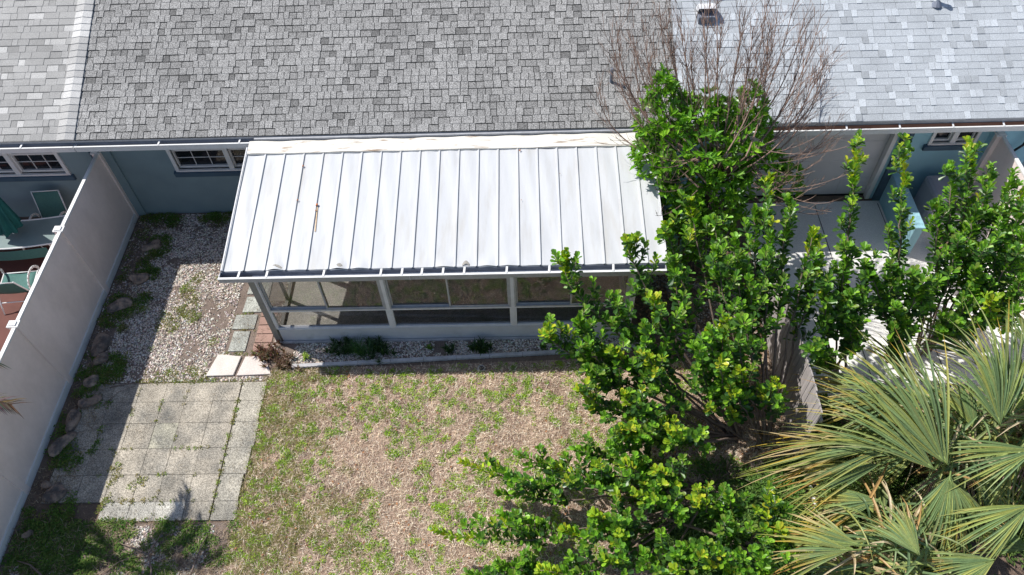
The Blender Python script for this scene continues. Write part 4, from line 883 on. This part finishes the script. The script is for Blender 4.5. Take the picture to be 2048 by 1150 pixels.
for key, (base, stems) in SH.items():
    lab, nm = SL_[key]; t = thing(nm, base, lab, 'shrub', 'paddle leaved shrubs of the hedge')
    A = dict(P=[], D=[], N=[], L=[], W=[], C=[])
    for si, (via, tip, yel) in enumerate(stems):
        if tip[2] < 2.95 and r8.random() < {'A': .16, 'B': .22, 'C': .0, 'D': .1, 'E': .5, 'F': .5, 'G': .3, 'H': .2}[key]: continue
        bs = (base[0]+r8.uniform(-.15, .15), base[1]+r8.uniform(-.15, .15), 0)
        if key in 'EFG' and tip[2] > 3.3: tip = (tip[0], tip[1]-.06, tip[2]-.2)
        pts = bez(bs, via, tip, 14)
        for q in range(1, 14): pts[q] = pts[q]+Vector((r8.gauss(0, .017), r8.gauss(0, .017), r8.gauss(0, .012)))
        st = MB(); st.tube(pts, .024 if key in 'AB' else .02, .006, 6)
        Ln = sum((pts[i+1]-pts[i]).length for i in range(14))
        s0 = .38 if key in 'EFGH' else (.42 if key in 'AB' else .60)
        def shoot(P_, Lsh, f0, f1, lf, yellow, node=.05):
            """leaves in whorls straight on the shoot between fractions f0..f1 of the polyline P_"""
            m_ = max(3, int(Lsh*(f1-f0)/node)); K_ = len(P_)-1
            for k in range(m_+1):
                f = f0+(f1-f0)*k/m_; x = f*K_; i = min(K_-1, int(x)); p = P_[i].lerp(P_[i+1], x-i); ax = (P_[i+1]-P_[i]).normalized()
                q = k/m_; y_ = yellow and q > .62
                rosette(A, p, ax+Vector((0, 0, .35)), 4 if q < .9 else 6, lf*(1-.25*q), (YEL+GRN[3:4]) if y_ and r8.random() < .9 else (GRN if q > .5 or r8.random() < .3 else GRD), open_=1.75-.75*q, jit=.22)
        shoot(pts, Ln, s0, 1.0, .16, yel)
        for q in range({'E': 11, 'F': 11, 'G': 8, 'H': 7, 'A': 8, 'B': 8, 'C': 7, 'D': 7}[key]):
            f = s0+(.92-s0)*(q+r8.random())/7.5; x = f*14; i = min(13, int(x)); p = pts[i].lerp(pts[i+1], x-i); ax = (pts[i+1]-pts[i]).normalized()
            a = r8.uniform(0, 6.28); s = ax.cross(Vector((.3, .2, .9))).normalized(); w2 = s.cross(ax); od = s*math.cos(a)+w2*math.sin(a)
            l = (.38 if key in 'ABCD' else .34)*(1-.62*(f-s0)/(1-s0))*r8.uniform(.6, 1.25)
            e = p+od*l*.75+ax*l*.35+Vector((0, 0, l*.6)); mp_ = p+od*l*.5+ax*l*.12
            sp_ = bez(p, mp_, e, 4); st.tube(sp_, .006, .003, 4); shoot(sp_, l, .4, 1., .15, yel and r8.random() < .5, .035)
        obj('stem', st, 'bark', t, True)
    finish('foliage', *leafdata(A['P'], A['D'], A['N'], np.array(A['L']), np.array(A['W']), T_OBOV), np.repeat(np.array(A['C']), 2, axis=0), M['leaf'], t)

# ================================================================ BUSH with bare branches above
BC = (7.75, 1.75, 0)
t = thing('evergreen_bush', BC, 'dense bright green bush squeezed between the white porch roof and garage door', 'bush')
A = dict(P=[], D=[], N=[], L=[], W=[], C=[])
lobes = [((7.75, 1.95, 2.75), .95, .8, .80, 430), ((7.10, 2.2, 3.25), .45, .45, .55, 170), ((7.0, 2.35, 3.75), .22, .22, .3, 40), ((6.95, 1.9, 2.8), .35, .4, .5, 90), ((8.35, 2.1, 2.95), .62, .6, .6, 200), ((8.45, 2.2, 3.5), .30, .3, .35, 60), ((7.9, 1.65, 1.95), .85, .62, .8, 330), ((7.7, 1.45, 1.2), .6, .45, .7, 150), ((8.9, 1.75, 2.5), .38, .35, .33, 70), ((9.3, 1.75, 2.2), .25, .25, .3, 40), ((7.75, 2.2, 3.45), .30, .3, .3, 60)]
GB = [(.13, .31, .02), (.18, .38, .025), (.09, .22, .018), (.24, .44, .03), (.14, .32, .035)]
for (c, rx, ry, rz_, n) in lobes:
    for i in range(n):
        d = Vector((r8.gauss(0, 1), r8.gauss(0, 1), r8.gauss(0, 1))).normalized(); k = r8.uniform(.55, 1.0)**.5*(1+.16*math.sin(5*d.x+3*d.z)+.12*math.sin(7*d.y+1))
        p = Vector((c[0]+d.x*rx*k, c[1]+d.y*ry*k, c[2]+d.z*rz_*k))
        rosette(A, p, d*.7+Vector((0, 0, .6)), r8.randint(4, 7), .145, GB, jit=.4, open_=1.15)
finish('foliage', *leafdata(A['P'], A['D'], A['N'], np.array(A['L']), np.array(A['W'])*.85, T_ELL), np.repeat(np.array(A['C']), 2, axis=0), M['leaf'], t)
b = MB()
for k in range(7):
    a = k*.9; b.tube([(7.75+.08*math.cos(a), 1.75+.08*math.sin(a), 0), (7.75+.25*math.cos(a), 1.8+.2*math.sin(a), 1.2), (7.75+.6*math.cos(a), 1.95+.5*math.sin(a), 2.8)], .03, .01, 6)
obj('trunk', b, 'bark', t, True)
t = thing('bare_tree', (8.1, 1.95, 0), 'leafless brown tree of many thin upswept branches rising out of the green bush', 'tree')
b = MB(); b.tube([(8.1, 1.95, 0), (8.05, 1.97, 1.2), (7.98, 1.85, 2.05)], .06, .045, 8); obj('trunk', b, 'bark', t, True)
r9 = random.Random(19)
def twig(mb, p, d, L, r, lvl, up):
    n = 5; pts = [Vector(p)]; d = Vector(d).normalized(); cur = d.copy()
    for i in range(n):
        cur = (cur+Vector((r9.gauss(0, .10), r9.gauss(0, .10), r9.gauss(0, .07)+up))).normalized(); pts.append(pts[-1]+cur*L/n)
    mb.tube(pts, r, max(.0022, r*.45), 3, cap=False)
    if lvl > 0:
        for _ in range(r9.randint(3, 4)):
            i = r9.randint(1, n-1); s = Vector((r9.gauss(0, 1), r9.gauss(0, 1), r9.gauss(0, .6))).normalized()
            twig(mb, pts[i], cur*1.15+s*.62, L*r9.uniform(.35, .65), max(.0024, r*.6), lvl-1, up)
NB = 38
for i in range(NB):
    f = i/(NB-1); u = (f-.5)*2
    tx = 5.98+3.95*f+r9.gauss(0, .1); tz = 4.75-.35*abs(u)+r9.gauss(0, .28); ty = 2.9+r9.gauss(0, .28)
    if f > .78: tz -= (f-.78)*r9.uniform(0, 8); tx += .15; 
    if f < .15: tz -= (.15-f)*r9.uniform(0, 5)
    o = Vector((7.95+u*.5+r9.gauss(0, .12), 1.5+r9.gauss(0, .15), 2.9+r9.uniform(-.3, .3))); tp = Vector((tx, ty, tz))
    m = o.lerp(tp, .5)+Vector((u*.30, -.05, -.18*abs(u)-.02)); pts = bez(o, m, tp, 12)
    mb = MB(); mb.tube([Vector((7.98, 1.85, 2.0)), (Vector((7.98, 1.85, 2.0))+o)/2, o], .018, .014, 5, cap=False)
    mb.tube(pts, .0165, .005, 5)
    for k in range(3, 12):
        for _ in range(2 if k > 4 else 1):
            ax = (pts[k+1]-pts[k-1]).normalized() if k < 12 else (pts[12]-pts[11]).normalized()
            s = Vector((r9.gauss(0, 1), r9.gauss(0, .8), r9.gauss(0, .6))).normalized()
            twig(mb, pts[k], ax*1.2+s*.6, r9.uniform(.28, .62), .0052, 1, .05)
    obj('branch', mb, 'twig', t)
for i in range(26):      # low curling twigs around the skirt of the bush
    a = r9.uniform(-.5, 3.9); sx = -1 if i % 3 == 0 else 1
    o = Vector((8.0+sx*.45, 1.35+r9.gauss(0, .2), 2.9+r9.uniform(-.3, .4)))
    e = o+Vector((sx*r9.uniform(.5, 1.35), r9.uniform(-.7, .25), r9.uniform(-.35, .55)))
    if sx < 0: e = Vector((max(e.x, 6.75-r9.random()*.25), e.y, max(e.z, 2.75)))
    m = o.lerp(e, .55)+Vector((0, 0, -r9.uniform(.1, .28))); pts = bez(o, m, e, 10)
    mb = MB(); mb.tube(pts, .009, .0035, 4)
    for k in range(4, 10):
        if r9.random() < .8: twig(mb, pts[k], (pts[k+1]-pts[k])*8+Vector((r9.gauss(0, .5), r9.gauss(0, .5), .4)), r9.uniform(.15, .4), .0045, 1 if r9.random() < .4 else 0, .22)
    obj('branch', mb, 'twig', t)

# ================================================================ FAN PALMS
PG = [(.17, .25, .10), (.21, .29, .12), (.14, .215, .095), (.27, .33, .10), (.30, .32, .09), (.20, .24, .09)]
rp = random.Random(31)
def fan(parent, hub, tip, spread, yel, crown, n=None):
    hub = Vector(hub); tip = Vector(tip); ax = (tip-hub); Rr = ax.length*1.03; ax.normalize()
    cd = (CPT-hub).normalized()+Vector((-.3, .1, .9)); N = (cd-ax*cd.dot(ax)).normalized(); S = ax.cross(N)
    n = n or max(19, int(spread*1.0)); mb = MB()
    for i in range(n):
        f = (i+.5)/n*2-1; th = R_(spread)*f*1.05+rp.gauss(0, .035); Ls = Rr*(1-.22*f*f)*rp.uniform(.78, 1.08)
        d = ax*math.cos(th)+S*math.sin(th); sd_ = (N.cross(d)).normalized()
        wmax = Rr*.36*2*R_(spread)/n*1.12; wmax = min(max(wmax, .030), .048)
        bc = Vector(rp.choice(PG))*rp.uniform(.8, 1.2); tipc = Vector(rp.choice([(.50, .36, .06), (.42, .24, .07), (.55, .42, .22), (.30, .32, .08)])) if rp.random() < yel else Vector((.29, .32, .11))
        drp = rp.uniform(.06, .50)+.16*abs(f); twist = rp.gauss(0, .25); K = 9; V = []; broke = rp.random() < .22; bend = rp.gauss(0, .07)+f*rp.uniform(-.02, .16)
        kinkd = Vector((rp.gauss(0, .5), rp.gauss(0, .5), -.8))
        p = hub.copy()
        for k in range(K+1):
            t = k/K
            w_ = (.004+(wmax-.004)*min(1, t/.38)) if t < .38 else wmax*(1-((t-.38)/.62)**1.6)+.001
            fold = .30*w_
            nn = N+sd_*twist*t; nn.normalize(); ss = nn.cross(d).normalized()
            pos = hub+d*Ls*t+Vector((0, 0, -1))*drp*Ls*(max(0, t-.3))**2*1.6+N*(.05*Ls*(1-f*f)*t*(1-t))+S*bend*Ls*max(0, t-.25)**2
            if broke and t > .6: pos = pos+kinkd*(t-.6)*Ls*.5
            V += [pos-ss*w_/2, pos-nn*fold*(1 if i % 2 else 1), pos+ss*w_/2]
        ff = []; cc = []
        b0 = mb.n; mb.v.extend([tuple(v) for v in V]); mb.n += len(V)
        for k in range(K):
            t = (k+.5)/K; q = max(0, (t-.68)/.32) if tipc.x < .3 else max(0, (t-.55-(0 if yel < .6 else -.15))/.4); q = min(1, q)
            c = bc.lerp(tipc, q); 
            for h in (0, 1):
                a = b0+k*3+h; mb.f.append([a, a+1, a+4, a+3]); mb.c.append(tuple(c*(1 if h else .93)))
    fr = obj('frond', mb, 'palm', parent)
    ORG[fr.name] = ORG[parent.name]
    b = MB(); cr = Vector(crown); m = cr.lerp(hub, .5)+Vector((0, 0, .10)); b.tube([cr, m, hub, hub+ax*.12], .015, .010, 5, c=(.22, .30, .09)); obj('petiole', b, 'palm', fr, True)
CPT = Vector((4.72, -8.02, 11.9))
PT = {'P1': ((12.35, -2.6, 0), 1.25, 'fan palm at the right edge with a tall upright frond'), 'P2': ((11.05, -2.75, 0), 1.0, 'middle fan palm with a large frond raised toward the driveway'), 'P3': ((9.75, -4.35, 0), .9, 'lowest fan palm at the bottom edge with yellow tipped fronds lying toward the lawn')}
PO_ = {}
for k, (p, h, l) in PT.items():
    t = thing('fan_palm', p, l, 'palm', 'fan palms at the bottom right'); PO_[k] = t
    b = MB(); b.tube([(p[0], p[1], 0), (p[0]+.03, p[1], h*.5), (p[0], p[1]+.02, h)], .17, .12, 10); obj('trunk', b, 'fiber', t, True)
    P = []; D = []; N = []; nn_ = 520
    for i in range(nn_):
        a = rp.uniform(0, 6.28); z = rp.uniform(.1, h+.05); r_ = .15
        P.append((p[0]+r_*math.cos(a), p[1]+r_*math.sin(a), z)); D.append((math.cos(a), math.sin(a), rp.uniform(-1.2, .8))); N.append((rp.gauss(0, 1), rp.gauss(0, 1), 1))
    finish('fibre', *leafdata(P, D, N, rng.uniform(.12, .38, nn_), .007, T_BLADE), np.repeat(np.array([(.20, .13, .08)])*rng.uniform(.4, 1.6, (nn_, 1)), 2, axis=0), M['dead'], t)
for i, (h, tp, s, pk) in enumerate(FANS):
    p, hh, _ = PT[pk]; fan(PO_[pk], h, tp, s, .9 if i in (2, 3, 4, 10, 21, 22, 23, 25)else .3, (p[0], p[1], hh))
loose = {}
# extra lower fronds filling the palm hearts
for pk, (p, hh, _) in PT.items():
    for q in range(11):
        a = q*.57+rp.uniform(-.2, .2); hub = (p[0]+.45*math.cos(a), p[1]+.4*math.sin(a), hh*.8+rp.uniform(-.35, .3)); l = rp.uniform(.85, 1.3)
        fan(PO_[pk], hub, (hub[0]+l*math.cos(a), hub[1]+l*math.sin(a), hub[2]-rp.uniform(.0, .7)), rp.choice([14, 19, 26]), .5, (p[0], p[1], hh*.8))
    # loose long blades hanging every way out of the heart
    for q in range(170):
        a = rp.uniform(0, 6.28); L_ = rp.uniform(.6, 1.35); o = Vector((p[0]+rp.gauss(0, .28), p[1]+rp.gauss(0, .28), hh+rp.uniform(-.3, .35))); el = rp.uniform(-.2, 1.1)
        d = Vector((math.cos(a)*math.cos(el), math.sin(a)*math.cos(el), math.sin(el))); mb = loose.setdefault(pk, MB()); w0 = rp.uniform(.014, .024)
        cc = Vector(rp.choice(PG)) if rp.random() < .72 else Vector(rp.choice([(.50, .38, .22), (.42, .26, .10), (.55, .45, .30)])); side_ = d.cross(Vector((0, 0, 1))).normalized(); b0 = mb.n
        for k in range(8):
            t = k/7; c0 = o+d*L_*t+Vector((0, 0, -1))*L_*rp.uniform(.45, .5)*t*t*(1+el*.5); w_ = w0*(1-t**2.2)+.001; mb.v += [tuple(c0-side_*w_), tuple(c0-Vector((0, 0, w_*.5))), tuple(c0+side_*w_)]; mb.n += 3
            if k:
                for h in (0, 1): g_ = b0+(k-1)*3+h; mb.f.append([g_, g_+1, g_+4, g_+3]); mb.c.append(tuple(cc*rp.uniform(.9, 1.1)))
    obj('loose_blades', loose[pk], 'palm', PO_[pk])
    # hanging dead fronds
    for q in range(5):
        a = q*1.26+.5; mb = MB()
        for j in range(14):
            aa = a+(j-7)*.07; L_ = rp.uniform(.5, .8); x0, y0 = p[0]+.25*math.cos(a), p[1]+.25*math.sin(a)
            pts = [Vector((x0, y0, hh*.7)), Vector((x0+.4*L_*math.cos(aa), y0+.4*L_*math.sin(aa), hh*.6)), Vector((x0+.9*L_*math.cos(aa), y0+.9*L_*math.sin(aa), max(.06, hh*.6-.6*L_)))]
            for z in range(2):
                d = (pts[z+1]-pts[z]).cross(Vector((0, 0, 1))).normalized()*.013*(1.5-z*.9)
                e = d*.5; mb.add([pts[z]-d, pts[z]+d, pts[z+1]+e, pts[z+1]-e], [(0, 1, 2, 3)], tuple(c*rp.uniform(.7, 1.2) for c in (.46, .34, .26)))
        obj('dead_frond', mb, 'dead', PO_[pk])

# palm outside the left edge, only a frond tip reaches into the picture
t = thing('feather_palm', (-4.15, -3.1, 0), 'palm whose brown frond tip reaches over the left fence', 'palm')
b = MB(); b.tube([(-4.15, -3.1, 0), (-4.1, -3.05, 1.5), (-3.95, -3.0, 3.1)], .09, .07, 9); obj('trunk', b, 'fiber', t, True)
def feather(end, droop, nleaf=46, c0=(.30, .24, .15), ll=.22):
    s = Vector((-3.95, -3.0, 3.1)); e = Vector(end); m = s.lerp(e, .5)+Vector((0, 0, droop)); pts = bez(s, m, e, 16); mb = MB(); mb.tube(pts, .012, .004, 4, c=c0)
    for i in range(nleaf):
        x = (.18+.82*i/nleaf)*16; k = min(15, int(x)); p = pts[k].lerp(pts[k+1], x-k); ax = (pts[k+1]-pts[k]).normalized(); sd_ = ax.cross(Vector((0, 0, 1))).normalized()
        for q in (-1, 1):
            d = (ax*1.1+sd_*q*.8+Vector((0, 0, rp.uniform(-.5, .1)))).normalized()*ll*rp.uniform(.7, 1.1); w_ = d.cross(Vector((0, 0, 1))).normalized()*.010
            mb.add([p-w_, p+w_, p+d*.6+w_*.7+Vector((0, 0, -.01)), p+d*.6-w_*.7+Vector((0, 0, -.01)), p+d+Vector((0, 0, -.05))], [(0, 1, 2, 3), (3, 2, 4)], tuple(c*rp.uniform(.6, 1.3) for c in c0))
    obj('frond', mb, 'dead', t)
feather((-2.2, -2.95, 3.0), .35, 60, (.20, .13, .08), .26); feather((-3.05, -1.9, 3.1), .5, 60, ll=.3); feather((-2.8, -2.35, 3.2), .45, 60, ll=.3); feather((-2.7, -2.75, 3.4), .5, 60, ll=.3); feather((-2.9, -2.1, 2.75), .4, 60, ll=.26); feather((-3.5, -2.0, 3.6), .3, 50); feather((-2.55, -3.45, 3.3), .5); feather((-2.75, -3.75, 3.9), .3); feather((-3.0, -4.3, 3.2), .5); feather((-3.6, -4.6, 3.1), .5)
feather((-4.4, -4.5, 2.9), .5); feather((-5.3, -3.9, 2.9), .5); feather((-5.6, -3.0, 2.9), .5); feather((-5.2, -2.0, 2.9), .5); feather((-2.9, -3.4, 4.1), .3)

# ================================================================ loose twigs and branches on the ground
def stick(pts, r, label, side=None):
    b = MB(); b.tube(pts, r, r*.5, 6)
    for s in (side or []): b.tube(s, r*.7, r*.35, 5)
    tag(obj('fallen_branch', b, 'bark', smooth=True), label, 'branch', 'fallen branches')
stick([(-1.05, -4.6, .05), (-1.13, -4.2, .12), (-1.25, -3.98, .1), (-1.14, -3.62, .06)], .018, 'forked orange brown dead branch at the bottom left of the pavers', [[(-1.25, -3.98, .1), (-1.5, -3.88, .09), (-1.78, -3.78, .04)]])
stick([(-.62, -4.6, .04), (-.5, -4.25, .1), (-.46, -3.85, .08), (-.42, -3.66, .04)], .014, 'thin upright dead twig right of the forked dead branch')
stick([(-2.55, -4.55, .05), (-2.84, -4.26, .1), (-3.05, -4.12, .1), (-3.31, -4.04, .05)], .02, 'curved grey dead branch in the bottom left corner')
stick([(-2.85, -.95, .035), (-2.5, -.88, .04), (-2.2, -.87, .035)], .008, 'pale thin twig lying on the shaded top pavers', [[(-2.85, -1.3, .035), (-2.65, -1.05, .04), (-2.4, -.92, .03)]])
stick([(-2.0, -4.4, .06), (-1.7, -4.1, .09), (-1.2, -3.85, .05)], .008, 'long thin grey twig crossing the bottom left gravel')
stick([(8.1, -4.26, .35), (7.5, -3.95, .5), (6.95, -3.72, .42), (6.5, -3.5, .3)], .03, 'thick mauve grey bare branch low under the shrubs at the bottom')
stick([(6.2, -4.35, .2), (6.7, -4.3, .2), (7.3, -4.2, .12)], .035, 'dark dead log under the shrubs at the bottom edge')
stick([(6.45, -2.84, .4), (6.9, -2.78, .5), (7.2, -3.0, .35), (7.4, -3.1, .1)], .035, 'stout curved bare limb in the gap of the shrubs')
stick([(6.86, -1.75, .5), (7.2, -1.95, .3), (7.6, -2.2, .1)], .028, 'bare reddish grey limb above the lawn gap in the shrubs', [[(6.95, -2.15, .45), (7.3, -2.1, .3), (7.6, -2.2, .15)]])
tuft('grass_clump', (7.0, -3.9, 0), 260, .3, .38, .02, [(.10, .18, .05), (.14, .22, .07), (.07, .13, .04)], 'strappy dark green grass clump under the lower shrubs', 'plant')
tuft('grass_clump', (7.7, -2.9, 0), 160, .3, .3, .012, [(.16, .12, .1), (.22, .17, .14)], 'dead brown grassy clump in the gap of the shrubs', 'plant', m='dead')
cen = scatter(2600, (6.3, 9.0, -5.2, -2.6), lambda x, y: .46, 1.3, 61)
weeds('undergrowth', cen, 'green undergrowth beneath the lower shrubs', 20, .12, .06, [(.07, .15, .03), (.10, .20, .03), (.13, .22, .04)], .14)
cen = scatter(1200, (9.2, 12.6, -5.0, -1.5), lambda x, y: .48, 1.3, 62)
weeds('undergrowth', cen, 'green undergrowth beneath the fan palms', 20, .14, .07, [(.08, .15, .03), (.12, .20, .04)], .16)
# remove shortcuts
